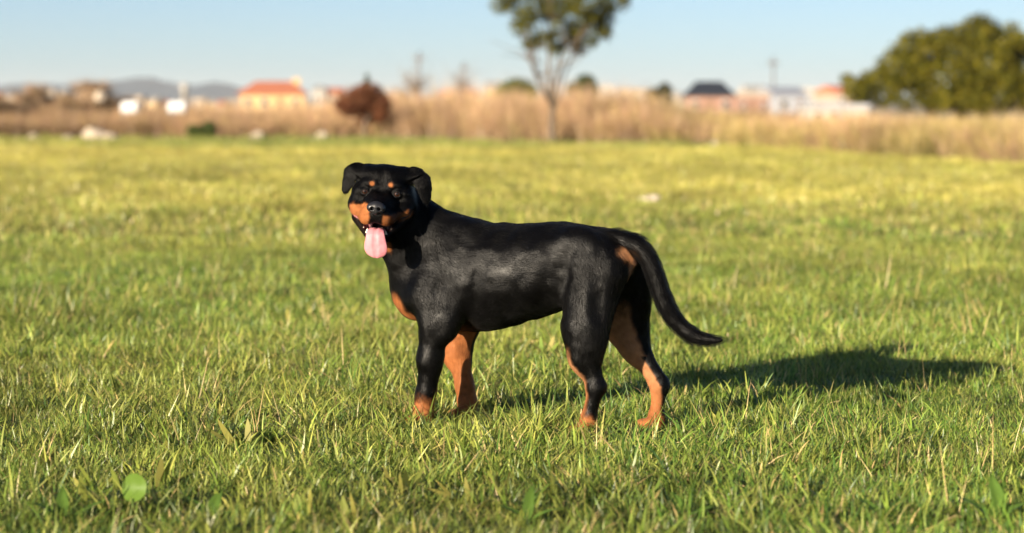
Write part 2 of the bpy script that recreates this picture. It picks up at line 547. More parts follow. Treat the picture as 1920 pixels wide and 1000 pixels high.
    v, q = nets(G.f, G.lo, G.h)
    # keep the largest connected piece only
    v = relax(v, q, 3)
    # small unevenness of muscle and skin over the trunk and limbs, none on the face
    nn = vert_normals(v, q)
    hd = np.linalg.norm(inv_head(v) - np.array([0, -3, -4]), axis=1)
    amp = sm(hd, 14, 20)
    v = v + nn * (amp * ((vnoise(v * np.array([1.5, 1, .7]), 17, 31) - .5) * .0085 + (vnoise(v, 38, 32) - .5) * .0028))[:, None]
    return G, v, q, carve

def vert_normals(v, q):
    n = np.cross(v[q[:, 2]] - v[q[:, 0]], v[q[:, 3]] - v[q[:, 1]])
    out = np.zeros_like(v)
    for k in range(4):
        for c in range(3):
            out[:, c] += np.bincount(q[:, k], weights=n[:, c], minlength=len(v))
    return out / np.maximum(np.linalg.norm(out, axis=1, keepdims=True), 1e-12)

def coat_tan(p):
    """share of tan marking, with muzzle shade painted in (0 black, 1 tan) at body-frame points"""
    n1 = vnoise(p, 55, 1) - .5; n2 = vnoise(p, 160, 2) - .5
    j = .6 * n1 + .4 * n2                                    # -.5 .. .5
    s, l, z = p[:, 0], p[:, 1], p[:, 2]
    t = np.zeros(len(p))
    def blob(c, r, soft=.35, far=0):
        d = np.linalg.norm((p - c) / np.array(r), axis=1) + j * .5
        return 1 - sm(d, 1 - soft, 1 + soft)
    # chest flashes
    for sg in (1, -1):
        t = np.maximum(t, blob(D(762, 566, .068 * sg), (.06, .034, .030)))
        t = np.maximum(t, blob(D(770, 588, .066 * sg), (.06, .026, .024)))
    # under the tail
    t = np.maximum(t, blob(D(1170, 476, .028), (.05, .040, .022)))
    t = np.maximum(t, blob(D(1184, 504, .022), (.05, .027, .038)))
    tl = np.min([f(p) for f in TAIL], axis=0)
    t *= sm(tl, .002, .007)
    # front legs
    near_f = (l > .02) & (s > .05) & (z < .36)
    inn = (.112 - l) / .03
    zb = .082 + .17 * sm(inn, .15, 1.0)
    t = np.maximum(t, near_f * (1 - sm(z + j * .07, zb - .03, zb + .03)))
    far_f = (l < -.02) & (s > .0) & (z < .36)
    inn = (l + .118) / .03
    zb = .11 + .19 * sm(inn, .1, .8)
    t = np.maximum(t, far_f * (1 - sm(z + j * .05, zb - .025, zb + .025)))
    # hind legs: centre line of each leg, then front / inside tan, outside and back of hock black
    def hind(sel, cl, lc, zt, sg, bias):
        cz = np.array([c[2] for c in cl]); cs = np.array([c[0] for c in cl]); o = np.argsort(cz)
        f = s - np.interp(z, cz[o], cs[o])
        inside = (lc - l) * sg
        w = f * 1.0 + inside * .9 + bias + j * .016
        a = sm(w, -.006, .018) * (1 - sm(z + j * .06, zt - .05, zt + .02))
        a = np.maximum(a, 1 - sm(z + j * .02, .045, .075))
        back = sm(-f + j * .01, .012, .022) * (z > .05)        # black back of the hock
        return sel * a * (1 - back * (z < .22))
    hn = [D(1092, 618, .1), D(1094, 672, .096), D(1110, 728, .09), D(1104, 785, .088)]
    hf = [D(1162, 596, -.096), D(1190, 655, -.092), D(1234, 724, -.086), D(1231, 780, -.084)]
    t = np.maximum(t, hind((l > 0) & (s < -.05) & (z < .42), hn, .092, .25, 1, .013))
    t = np.maximum(t, hind((l < 0) & (s < -.05) & (z < .42), hf, -.094, .37, -1, .014))
    # fringe on the back of the near thigh
    t = np.maximum(t, .55 * blob(D(1130, 594, .062), (.025, .035, .035), .6))
    # face
    h = inv_head(p); x, y, zz = h[:, 0], h[:, 1], h[:, 2]
    ax = np.abs(x); jj = j * 1.6
    hd = (np.linalg.norm(h - np.array([0, -3, -2]), axis=1) < 17) & (zz > -7.5)
    top = np.where(x > 0, -5.4 + .35 * np.clip(ax - 5.0, 0, 3.5), -3.0 - .22 * (ax - 3.5))  # tan starts lower on the viewer's right, painting that side's shade
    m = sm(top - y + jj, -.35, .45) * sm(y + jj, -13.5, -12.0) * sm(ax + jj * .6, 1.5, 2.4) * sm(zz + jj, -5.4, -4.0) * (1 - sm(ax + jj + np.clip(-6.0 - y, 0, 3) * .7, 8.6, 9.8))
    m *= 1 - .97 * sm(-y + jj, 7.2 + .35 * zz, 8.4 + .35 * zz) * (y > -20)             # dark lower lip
    m *= np.where(x > 0, 1 - .65 * sm(ax + jj * .5, 3.2, 4.4) * (1 - sm(ax + jj * .5, 6.6, 7.8)), 1)  # right muzzle blackened further: shade put into the coat colour
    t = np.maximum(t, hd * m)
    for sg in (1, -1):
        b = np.sqrt((x - sg * 2.75) ** 2 + ((y - 2.55) * 1.05) ** 2) + j * .35
        t = np.maximum(t, hd * (zz > -4) * (1 - sm(b, .42, .90)))
    b = np.sqrt((x - 1.5) ** 2 + (y + 16.2) ** 2) + jj
    t = np.maximum(t, (zz < 2) * (zz > -14) * (1 - sm(b, 1.4, 2.2)) * .9)
    return np.clip(t, 0, 1)

def dog_materials():
    M = {}
    w = N("dog_skin")
    a = w.n("ShaderNodeAttribute", _attribute_name="coat").outputs["Color"]
    fa = w.n("ShaderNodeAttribute", _attribute_name="flow").outputs["Vector"]
    gl = w.n("ShaderNodeAttribute", _attribute_name="gloss").outputs["Fac"]
    po = w.n("ShaderNodeTexCoord").outputs["Object"]
    dt = w.n("ShaderNodeVectorMath", _operation='DOT_PRODUCT'); w.t.links.new(po, dt.inputs[0]); w.t.links.new(fa, dt.inputs[1])
    ds = w.n("ShaderNodeMath", _operation='MULTIPLY', i1=.93); w.t.links.new(dt.outputs["Value"], ds.inputs[0])
    sc = w.n("ShaderNodeVectorMath", _operation='SCALE'); w.t.links.new(fa, sc.inputs[0]); w.t.links.new(ds.outputs[0], sc.inputs[3])
    sb = w.n("ShaderNodeVectorMath", _operation='SUBTRACT'); w.t.links.new(po, sb.inputs[0]); w.t.links.new(sc.outputs[0], sb.inputs[1])
    hn = w.noise(210, 4, .7, sb.outputs[0])
    bp = w.n("ShaderNodeBump", Strength=.5, Distance=.0020, Height=hn)
    p = w.n("ShaderNodeBsdfPrincipled", Base__Color=a, Roughness=.36, Anisotropic=.45, Tangent=fa, Normal=bp.outputs[0])
    w.t.links.new(gl, p.inputs["Specular IOR Level"])
    M['skin'] = w.done(p.outputs[0])
    w = N("dog_hair")
    a = w.n("ShaderNodeAttribute", _attribute_name="tint").outputs["Color"]
    hb = w.n("ShaderNodeBsdfHairPrincipled")
    hb.model = 'CHIANG'; hb.parametrization = 'COLOR'
    w.t.links.new(a, hb.inputs["Color"])
    hb.inputs["Roughness"].default_value = .16
    hb.inputs["IOR"].default_value = 1.18
    hb.inputs["Radial Roughness"].default_value = .35
    hb.inputs["Random Roughness"].default_value = .3
    db = w.n("ShaderNodeBsdfDiffuse", Color=a, Roughness=.5)
    mx = w.n("ShaderNodeMixShader", i0=.55)
    w.t.links.new(hb.outputs[0], mx.inputs[1]); w.t.links.new(db.outputs[0], mx.inputs[2])
    M['hair'] = w.done(mx.outputs[0])
    w = N("dog_nose_leather")
    tc = w.n("ShaderNodeTexCoord").outputs["Object"]
    vo = w.n("ShaderNodeTexVoronoi", Scale=900.0); w.t.links.new(tc, vo.inputs["Vector"])
    bp = w.n("ShaderNodeBump", Strength=.15, Distance=.001, Height=vo.outputs[0])
    p = w.n("ShaderNodeBsdfPrincipled", Base__Color=(.012, .012, .014, 1), Roughness=.36, Normal=bp.outputs[0])
    M['nose'] = w.done(p.outputs[0])
    w = N("dog_eye")
    tc = w.n("ShaderNodeTexCoord").outputs["Object"]
    sp = w.n("ShaderNodeSeparateXYZ"); w.t.links.new(tc, sp.inputs[0])
    cx = w.n("ShaderNodeCombineXYZ"); w.t.links.new(sp.outputs[0], cx.inputs[0]); w.t.links.new(sp.outputs[1], cx.inputs[1])
    ln = w.n("ShaderNodeVectorMath", _operation='LENGTH'); w.t.links.new(cx.outputs[0], ln.inputs[0])
    dv = w.n("ShaderNodeMath", _operation='DIVIDE', i1=.0130); w.t.links.new(ln.outputs["Value"], dv.inputs[0])
    c = w.ramp(dv.outputs[0], [(.27, (.003, .002, .002)), (.34, (.034, .011, .005)), (.58, (.020, .007, .004)), (.68, (.006, .004, .004)), (.85, (.05, .03, .028))])
    p = w.n("ShaderNodeBsdfPrincipled", Base__Color=c, Roughness=.4)
    p.inputs["Coat Weight"].default_value = .8; p.inputs["Coat Roughness"].default_value = .04; p.inputs["Specular IOR Level"].default_value = .05
    M['eye'] = w.done(p.outputs[0])
    w = N("dog_tongue")
    tc = w.n("ShaderNodeTexCoord").outputs["Object"]
    nz = w.noise(420, 3, .6, tc)
    c = w.ramp(w.noise(60, 3, .5, tc), [(.3, (.44, .155, .18)), (.7, (.54, .22, .245))])
    bp = w.n("ShaderNodeBump", Strength=.3, Distance=.001, Height=nz)
    p = w.n("ShaderNodeBsdfPrincipled", Base__Color=c, Roughness=.52, Normal=bp.outputs[0])
    p.inputs["Specular IOR Level"].default_value = .25
    p.inputs["Subsurface Weight"].default_value = .15
    p.inputs["Subsurface Radius"].default_value = (.01, .004, .003)
    p.inputs["Subsurface Scale"].default_value = .5
    M['tongue'] = w.done(p.outputs[0])
    M['tooth'] = simple_mat("dog_tooth", (.78, .70, .56), .25, .08, 200)
    return M

def loft(rings):
    """closed tube through rings of points"""
    k = len(rings[0]); v = np.concatenate(rings); f = []
    for i in range(len(rings) - 1):
        for j in range(k):
            f.append((i * k + j, i * k + (j + 1) % k, (i + 1) * k + (j + 1) % k, (i + 1) * k + j))
    f.append(tuple(range(k))[::-1]); n = (len(rings) - 1) * k
    f.append(tuple(range(n, n + k)))
    return v, f

def make_dog(hair_count=240000):
    G, v, q, carve = build_dog()
    M = dog_materials()
    root = empty("dog", tuple(DOG_O))
    root.matrix_world = Matrix([[*B[0], DOG_O[0]], [*B[1], DOG_O[1]], [*B[2], DOG_O[2]], [0, 0, 0, 1]])
    tag(root, "black and tan dog standing side-on in the grass, face to the camera, tongue out", "dog")
    body = mesh_obj("body", v, q, M['skin'], root, smooth=True)
    nrm = vert_normals(v, q)
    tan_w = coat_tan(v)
    BLACK, TAN = np.array([.0030, .0028, .0030]), np.array([.31, .115, .042])
    PALE = np.array([.46, .25, .13])
    def coat_col(p, t):
        # the legs' and rump's tan is a little paler at the back, redder on the face and chest
        pale = sm(-p[:, 0], .02, .25) * .6 * sm(p[:, 2], .06, .22)
        tn = TAN * (1 - pale[:, None]) + PALE * pale[:, None]
        tn = tn * (.62 + .45 * vnoise(p, 90, 5) + .40 * vnoise(p, 24, 6))[:, None]
        return BLACK * (1 - t[:, None]) + tn * t[:, None]
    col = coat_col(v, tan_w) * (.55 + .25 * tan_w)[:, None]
    mouth = np.min([c(v) for c in carve], axis=0) < .0016
    hv = inv_head(v)
    mouth &= (np.linalg.norm(hv - np.array([0, -9.5, 1.5]), axis=1) < 10.5)
    col[mouth] = (np.array([.028, .009, .011]) + np.array([.20, .055, .060]) * (hv[mouth][:, 0] < -2.5)[:, None]) * (.7 + .6 * vnoise(v[mouth], 200, 3))[:, None]
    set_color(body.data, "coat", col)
    gloss = np.where(mouth, .4, np.where(np.linalg.norm(hv - np.array([0, -3, -4]), axis=1) < 15, .10, .17) * (1 - .8 * tan_w))
    ga = body.data.attributes.new("gloss", 'FLOAT', 'POINT'); ga.data.foreach_set("value", gloss.astype(np.float32))

    # ---- coat of short hair
    tri = np.concatenate([q[:, [0, 1, 2]], q[:, [0, 2, 3]]])
    ar = np.linalg.norm(np.cross(v[tri[:, 1]] - v[tri[:, 0]], v[tri[:, 2]] - v[tri[:, 0]]), axis=1)
    cen = v[tri].mean(axis=1)
    hc = inv_head(cen)
    in_head = np.linalg.norm(hc - np.array([0, -3, -3]), axis=1) < 15
    ar = ar * np.where(in_head, 2.2, 1.0)
    bald = mouth[tri].any(axis=1)
    for sg in (1, -1):
        bald |= (np.linalg.norm((hc - np.array([sg * 4.75, -.08, -.2])) / np.array([1.15, .8, 1.6]), axis=1) < 1)
    bald |= np.linalg.norm((hc - np.array([0, -3.7, 7.9])) / np.array([2.7, 2.0, 1.9]), axis=1) < 1
    ar[bald] = 0
    pick = np.searchsorted(np.cumsum(ar), rng.random(hair_count) * ar.sum())
    b1, b2 = rng.random(hair_count), rng.random(hair_count)
    m = b1 + b2 > 1; b1[m], b2[m] = 1 - b1[m], 1 - b2[m]
    w3 = np.stack([1 - b1 - b2, b1, b2], axis=1)
    T3 = tri[pick]
    P0 = (v[T3] * w3[..., None]).sum(axis=1)
    N0 = (nrm[T3] * w3[..., None]).sum(axis=1); N0 /= np.linalg.norm(N0, axis=1, keepdims=True)
    # flow and length come from the nearest shapes
    fl = np.zeros_like(v); ln = np.zeros(len(v)); ws = np.full(len(v), 1e-9)
    for fn, f, L in G.prims:
        d = fn(v); sel = d < .03
        if not sel.any(): continue
        wt = np.exp(-np.clip(d[sel], -.01, 1) / .006)
        fl[sel] += f(v[sel]) * wt[:, None]; ln[sel] += L * wt; ws[sel] += wt
    ln /= ws
    fl += .0001 * np.array([-1, 0, -1.0])
    ft = fl - nrm * (fl * nrm).sum(axis=1, keepdims=True); ft /= np.maximum(np.linalg.norm(ft, axis=1, keepdims=True), 1e-6)
    sw_ = ((vnoise(v, 14, 8) - .5) * 1.5)[:, None]
    ft = ft * np.cos(sw_) + np.cross(nrm, ft) * np.sin(sw_)
    fa_ = body.data.attributes.new("flow", 'FLOAT_VECTOR', 'POINT'); fa_.data.foreach_set("vector", ft.astype(np.float32).ravel())
    F0 = (fl[T3] * w3[..., None]).sum(axis=1); L0 = (ln[T3] * w3).sum(axis=1)
    L0 = np.clip(L0, .003, .03) * rng.uniform(.65, 1.25, hair_count)
    F0 -= N0 * (F0 * N0).sum(axis=1, keepdims=True)
    F0 /= np.maximum(np.linalg.norm(F0, axis=1, keepdims=True), 1e-6)
    # slow swirl so that the coat does not lie like a comb
    sw = (vnoise(P0, 14, 8) - .5) * .9 + rng.normal(0, .12, hair_count)
    side = np.cross(N0, F0)
    F0 = F0 * np.cos(sw)[:, None] + side * np.sin(sw)[:, None]
    lift = rng.normal(.11, .05, hair_count) + (vnoise(P0, 60, 9) - .5) * .06 + np.where(L0 > .018, rng.uniform(.05, .35, hair_count), 0)
    pts = np.zeros((hair_count, 4, 3))
    pts[:, 0] = P0 - N0 * .0004
    for k, (a, c) in enumerate(((.33, 1.0), (.68, .72), (1.0, .42))):
        pts[:, k + 1] = P0 + F0 * (L0 * a)[:, None] + N0 * (L0 * a * lift * c + .0003)[:, None]
    hc_ = bpy.data.hair_curves.new("coat")
    hc_.add_curves([4] * hair_count)
    hc_.position_data.foreach_set("vector", pts.astype(np.float32).ravel())
    ra = hc_.attributes.get("radius") or hc_.attributes.new("radius", 'FLOAT', 'POINT')
    thick = rng.uniform(.00007, .00012, hair_count) * np.where(L0 < .006, .8, 1.0)
    rad = thick[:, None] * np.array([1.0, 1.0, .75, .15])[None, :]
    ra.data.foreach_set("value", rad.astype(np.float32).ravel())
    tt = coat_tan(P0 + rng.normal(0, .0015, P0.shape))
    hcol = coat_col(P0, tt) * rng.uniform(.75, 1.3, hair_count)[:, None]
    rgba = np.ones((hair_count, 4), dtype=np.float32); rgba[:, :3] = hcol
    tn = hc_.attributes.new("tint", 'FLOAT_COLOR', 'CURVE')
    tn.data.foreach_set("color", rgba.ravel())
    hc_.materials.append(M['hair'])
    ho = bpy.data.objects.new("coat", hc_)
    link(ho, body)
    ho["kind"] = "stuff"

    # ---- eyes
    for sg in (-1, 1):
        th, ph = np.linspace(0, math.pi, 17), np.linspace(0, 2 * math.pi, 24, endpoint=False)
        vv = [(0, 0, .0130)]
        for t in th[1:-1]:
            for a in ph: vv.append((.0130 * math.sin(t) * math.cos(a), .0130 * math.sin(t) * math.sin(a), .0130 * math.cos(t)))
        vv.append((0, 0, -.0130)); ff = []
        for j in range(24): ff.append((0, 1 + j, 1 + (j + 1) % 24))
        for i in range(14):
            for j in range(24): ff.append((1 + i * 24 + j, 1 + (i + 1) * 24 + j, 1 + (i + 1) * 24 + (j + 1) % 24, 1 + i * 24 + (j + 1) % 24))
        e_ = len(vv) - 1
        for j in range(24): ff.append((e_, 1 + 14 * 24 + (j + 1) % 24, 1 + 14 * 24 + j))
        eye = mesh_obj("eye", vv, ff, M['eye'], root, smooth=True)
        gz = HL @ np.array([.10, .03, 1.0]); gz /= np.linalg.norm(gz)
        gx = np.cross(HL[:, 1], gz); gx /= np.linalg.norm(gx); gy = np.cross(gz, gx)
        c = Hd(sg * 4.75, -.05, -1.15)
        eye.matrix_basis = Matrix([[gx[0], gy[0], gz[0], c[0]], [gx[1], gy[1], gz[1], c[1]], [gx[2], gy[2], gz[2], c[2]], [0, 0, 0, 1]])
    # ---- nose leather
    Nn = Sdf((-.034, -.026, -.026), (.034, .026, .026), .001)
    def nput(fn, k, op='+'): Nn.put(fn, np.array([-.034] * 3), np.array([.034] * 3), k, op)
    c_ = lambda *a: np.array(a) * .01
    nput(f_ell(c_(0, .2, 0), c_(2.4, 1.75, 1.6)), .004)
    for sg in (1, -1):
        nput(f_ell(c_(sg * 1.5, .0, .1), c_(1.25, 1.25, 1.35)), .006)
    nput(f_ell(c_(0, -1.0, .35), c_(1.0, 1.0, 1.1)), .005)
    for sg in (1, -1):
        nput(f_cone(c_(sg * .95, -.15, 1.6), c_(sg * 1.2, -.35, .6), .0050, .0034), .003, '-')
        nput(f_cone(c_(sg * 1.2, -.40, 1.3), c_(sg * 2.3, -.85, .5), .0026, .0016), .002, '-')
    nput(f_cone(c_(0, -.2, 1.75), c_(0, -2.0, 1.35), .0006, .0012), .003, '-')
    nv, nq = nets(Nn.f, Nn.lo, Nn.h)
    nv = relax(nv, nq, 2)
    nose = mesh_obj("nose", nv, nq, M['nose'], root, smooth=True)
    c = Hd(0, -3.7, 7.8)
    nose.matrix_basis = Matrix([[*HL[0], c[0]], [*HL[1], c[1]], [*HL[2], c[2]], [0, 0, 0, 1]])
    # ---- tongue
    cl = np.array([(0, -11.0, -1.0, 1.9, .8), (0, -10.75, 2.0, 2.3, .75), (-.2, -10.35, 4.6, 2.45, .65), (-.5, -10.5, 6.2, 2.5, .55), (-.8, -11.5, 7.3, 2.7, .48), (-1.0, -13.0, 7.75, 3.0, .44),
                   (-1.15, -14.8, 7.8, 3.4, .42), (-1.25, -16.2, 7.7, 3.35, .40), (-1.3, -17.3, 7.55, 2.8, .36), (-1.35, -18.0, 7.4, 1.9, .30), (-1.38, -18.35, 7.3, .8, .2)])
    cl[:, 0] = np.interp(-cl[:, 1], [10.5, 12.0, 18.3], [.1, .35, .95])
    tq = np.linspace(0, len(cl) - 1, 40)
    cc = np.stack([np.interp(tq, np.arange(len(cl)), cl[:, k]) for k in range(5)], axis=1)
    for _ in range(3): cc[1:-1] = .25 * cc[:-2] + .5 * cc[1:-1] + .25 * cc[2:]
    rings = []
    for i in range(len(cc)):
        d = cc[min(i + 1, len(cc) - 1), :3] - cc[max(i - 1, 0), :3]; d /= np.linalg.norm(d)
        sx = np.array([1.0, 0, 0]); up = np.cross(d, sx); up /= np.linalg.norm(up)
        if i < 3 and up[1] < 0: up = -up
        ring = []
        for a in np.linspace(0, 2 * math.pi, 28, endpoint=False):
            ca, sa = math.cos(a), math.sin(a)
            h = sa * cc[i, 4] * (1 - .2 * ca * ca)
            dent = -.38 * math.exp(-(ca * cc[i, 3] / .28) ** 2) if abs(sa) > .3 else 0
            curl = -.30 * (ca * ca) * sm(np.array(-cc[i, 1]), 11.0, 13.0) * .8
            hh = h + (dent if sa > 0 else dent * .4) * (1 if sa > 0 else -1) * -1 * -1 + curl
            ring.append(Hd(*(cc[i, :3] + sx * ca * cc[i, 3] + up * -hh * -1)))
        rings.append(np.array(ring))
    tv, tf = loft(rings)
    mesh_obj("tongue", tv, tf, M['tongue'], root, smooth=True)
    # ---- lower teeth
    def tooth(x, y, z, h, r):
        rr = []
        for t in np.linspace(0, 1, 5):
            c = np.array([x * (1 - .06 * t), y + h * t, z + .15 * h * t * t])
            ra = r * (1 - t) ** .6 + .03
            rr.append(np.array([Hd(*(c + ra * np.array([math.cos(a), 0, math.sin(a)]))) for a in np.linspace(0, 2 * math.pi, 8, endpoint=False)]))
        tv, tf = loft(rr)
        mesh_obj("tooth", tv, tf, M['tooth'], root, smooth=True)
    for sg in (1, -1):
        tooth(sg * 2.85, -11.7, 3.5, 1.45 if sg < 0 else 1.1, .40)
        tooth(sg * 4.3, -10.9, 1.6, .75, .32)
        tooth(sg * 5.1, -10.2, .4, .75, .36)
    return root

# ------------------------------------------------------------------ setting: ground, hills, air
def edge_depth(X):
    """distance from the camera line at which the mown field ends, for a sideways position"""
    return np.interp(X, [-30, -14.6, -4, .54, 4.8, 6.0, 7.2, 8.1, 8.9, 9.5, 9.9], [70, 69.4, 69, 61.5, 57.4, 50.6, 44.4, 38.4, 28, 14, 0])

def ground_material():
    w = N("field_soil")
    geo = w.n("ShaderNodeNewGeometry").outputs["Position"]
    n1 = w.noise(.35, 5, .6, geo); n2 = w.noise(9.0, 6, .65, geo)
    near = w.ramp(n2, [(.3, (.022, .024, .008)), (.7, (.070, .062, .022))])
    dry = w.ramp(n1, [(.3, (.20, .15, .075)), (.7, (.30, .23, .12))])
    sep = w.n("ShaderNodeSeparateXYZ"); w.t.links.new(geo, sep.inputs[0])
    fac = w.n("ShaderNodeMapRange"); w.t.links.new(sep.outputs[1], fac.inputs[0])
    fac.inputs[1].default_value = 66; fac.inputs[2].default_value = 80
    c = w.mix(fac.outputs[0], near, dry)
    b = w.n("ShaderNodeBump", Strength=.6, Distance=.03, Height=n2)
    p = w.n("ShaderNodeBsdfPrincipled", Base__Color=c, Roughness=.95, Normal=b.outputs[0])
    return w.done(p.outputs[0])

xs = np.concatenate([[-9000, -2500, -600, -120], np.linspace(-30, 30, 31), [120, 600, 2500, 9000]])
ys = np.concatenate([[-300, -40], np.linspace(0, 80, 41), [120, 250, 600, 1500, 4000, 9500]])
gx, gy = np.meshgrid(xs, ys, indexing='ij')
gv = np.stack([gx, gy, np.zeros_like(gx)], axis=-1).reshape(-1, 3)
idx = np.arange(len(gv)).reshape(gx.shape)
gq = np.stack([idx[:-1, :-1], idx[1:, :-1], idx[1:, 1:], idx[:-1, 1:]], axis=-1).reshape(-1, 4)
ground = mesh_obj("ground", gv, gq, ground_material())
tag(ground, "flat ground of the grassy field and the land beyond", "ground", kind="structure")

def ridge(name, depth, prof, base_z, mat, label, thick=900):
    """a range of hills with volume: profile given as (photo column, photo row)"""
    px = np.linspace(prof[0][0], prof[-1][0], 160)
    py = np.interp(px, [p[0] for p in prof], [p[1] for p in prof])
    py = py + 1.6 * np.sin(px * .045) + 1.0 * np.sin(px * .11 + 1) + rng.normal(0, .35, len(px))
    rows = []
    for t in np.linspace(-1, 1, 15):
        h = (1 - t * t) ** .8
        d = depth + t * thick
        top = CAM_H - (py - HORIZON) / FPX * depth
        wob = 1 + .08 * np.sin(px * .05 + t * 4)
        rows.append(np.stack([(px - 960) / FPX * depth, np.full_like(px, d), base_z + (top - base_z) * h * (wob if abs(t) > .1 else 1)], axis=1))
    v = np.concatenate(rows); n = len(px); k = len(rows)
    i = np.arange(n * k).reshape(k, n)
    q = np.stack([i[:-1, :-1], i[:-1, 1:], i[1:, 1:], i[1:, :-1]], axis=-1).reshape(-1, 4)
    o = mesh_obj(name, v, q, mat, smooth=True)
    return tag(o, label, "hills", kind="structure")

hill_mat = simple_mat("haze_blue_hillside", (.018, .042, .060), .95, .35, .004)  # blue of distant haze put into the base colour
ridge("far_hills", 6200, [(-900, 175), (-300, 166), (0, 166), (70, 157), (130, 162), (190, 155), (265, 147), (320, 154), (370, 162), (420, 156), (470, 168), (560, 182), (700, 184), (900, 190), (1300, 188), (1700, 186), (2300, 180), (2900, 184)],
      -5, hill_mat, "far blue wooded hills on the horizon at left")

# ------------------------------------------------------------------ grass
def leaf_material(name, trans=.35, rough=.5, spec=.3):
    w = N(name)
    c = w.n("ShaderNodeAttribute", _attribute_name="col").outputs["Color"]
    t = w.n("ShaderNodeAttribute", _attribute_name="tint", _attribute_type='INSTANCER').outputs["Fac"]
    lu = w.n("ShaderNodeAttribute", _attribute_name="lum", _attribute_type='INSTANCER').outputs["Fac"]
    dry = w.mix(.75, c, (.48, .40, .095, 1))
    base = w.mix(t, c, dry)
    sc = w.n("ShaderNodeVectorMath", _operation='SCALE'); w.t.links.new(base, sc.inputs[0]); w.t.links.new(lu, sc.inputs[3])
    base = sc.outputs[0]
    p = w.n("ShaderNodeBsdfPrincipled", Base__Color=base, Roughness=rough)
    p.inputs["Specular IOR Level"].default_value = spec
    tr = w.n("ShaderNodeBsdfTranslucent", Color=base)
    m = w.n("ShaderNodeMixShader", i0=trans)
    w.t.links.new(p.outputs[0], m.inputs[1]); w.t.links.new(tr.outputs[0], m.inputs[2])
    return w.done(m.outputs[0])

def plain_leaf_material(name, trans=.3, rough=.55):
    w = N(name)
    c = w.n("ShaderNodeAttribute", _attribute_name="col").outputs["Color"]
    p = w.n("ShaderNodeBsdfPrincipled", Base__Color=c, Roughness=rough)
    p.inputs["Specular IOR Level"].default_value = .12
    tr = w.n("ShaderNodeBsdfTranslucent", Color=c)
    m = w.n("ShaderNodeMixShader", i0=trans)
    w.t.links.new(p.outputs[0], m.inputs[1]); w.t.links.new(tr.outputs[0], m.inputs[2])
    return w.done(m.outputs[0])

def blades(base, direc, length, width, bend, col_root, col_tip, segs=3, shape='blade', twist=None):
    """grass blades as tapered curved strips: arrays of (n,3) bases and headings; returns verts, tris, colours"""
    n = len(base)
    az = np.arctan2(direc[:, 1], direc[:, 0]); side = np.stack([-np.sin(az), np.cos(az), np.zeros(n)], axis=1)
    if twist is not None:
        ca, sa = np.cos(twist)[:, None], np.sin(twist)[:, None]
        side = side * ca + np.stack([np.cos(az), np.sin(az), np.zeros(n)], axis=1) * sa
    V_, C_ = [], []
    lean0 = direc[:, 2]                                          # starting angle from vertical
    pos = base.copy()
    step = length / segs
    for k in range(segs + 1):
        t = k / segs
        if shape == 'blade': wv = width * (1 - t ** 1.8) * (.75 + .25 * min(1, t * 4))
        else: wv = width * math.sin(math.pi * min(1, .10 + .90 * t)) ** .8 if t < 1 else width * 0
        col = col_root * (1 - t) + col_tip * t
        if k < segs:
            V_.append(pos - side * wv[:, None] * .5); V_.append(pos + side * wv[:, None] * .5); C_ += [col, col]
        else:
            V_.append(pos); C_.append(col)
        ang = lean0 + bend * (t + .5 / segs)
        pos = pos + np.stack([np.cos(az) * np.sin(ang), np.sin(az) * np.sin(ang), np.cos(ang)], axis=1) * step[:, None]
    m = 2 * segs + 1
    Vv = np.stack(V_, axis=1).reshape(-1, 3); Cc = np.stack(C_, axis=1).reshape(-1, 3)
    tri = []
    for k in range(segs - 1):
        a = 2 * k; tri += [(a, a + 1, a + 3), (a, a + 3, a + 2)]
    a = 2 * (segs - 1); tri.append((a, a + 1, a + 2))
    F = (np.arange(n)[:, None, None] * m + np.array(tri)[None]).reshape(-1, 3)
    return Vv, F, Cc

GREENS = np.array([(.068, .140, .019), (.100, .180, .026), (.137, .210, .034), (.048, .108, .019), (.206, .256, .056)])
STRAW = np.array([(.42, .33, .15), (.50, .41, .21), (.34, .25, .11)])

def tuft(name, n, rad, lmin, lmax, wmin, wmax, lean, bend, straw=.06, segs=3, mat=None, shape='blade', greens=GREENS, up=0.0):
    a = rng.uniform(0, 2 * math.pi, n); r = rad * np.sqrt(rng.random(n))
    base = np.stack([r * np.cos(a), r * np.sin(a), np.full(n, -.004) + up], axis=1)
    az = a + rng.normal(0, 1.1, n)
    ln = rng.uniform(lmin, lmax, n); w = rng.uniform(wmin, wmax, n)
    le = np.abs(rng.normal(lean, lean * .6, n)); be = rng.normal(bend, bend * .6, n)
    g = greens[rng.integers(0, len(greens), n)] * rng.uniform(.75, 1.3, n)[:, None]
    st = rng.random(n) < straw
    g[st] = STRAW[rng.integers(0, 3, st.sum())] * rng.uniform(.7, 1.2, st.sum())[:, None]
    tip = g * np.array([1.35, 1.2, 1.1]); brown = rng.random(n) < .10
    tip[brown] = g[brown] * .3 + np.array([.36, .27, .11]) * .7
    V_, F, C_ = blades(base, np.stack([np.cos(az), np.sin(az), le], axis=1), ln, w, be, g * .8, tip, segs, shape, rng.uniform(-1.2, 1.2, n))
    me = bpy.data.meshes.new(name)
    me.vertices.add(len(V_)); me.vertices.foreach_set("co", V_.astype(np.float32).ravel())
    me.loops.add(len(F) * 3); me.loops.foreach_set("vertex_index", F.astype(np.int32).ravel())
    me.polygons.add(len(F)); me.polygons.foreach_set("loop_start", np.arange(0, len(F) * 3, 3, dtype=np.int32))
    me.update(calc_edges=True)
    set_color(me, "col", C_)
    me.materials.append(mat)
    return me

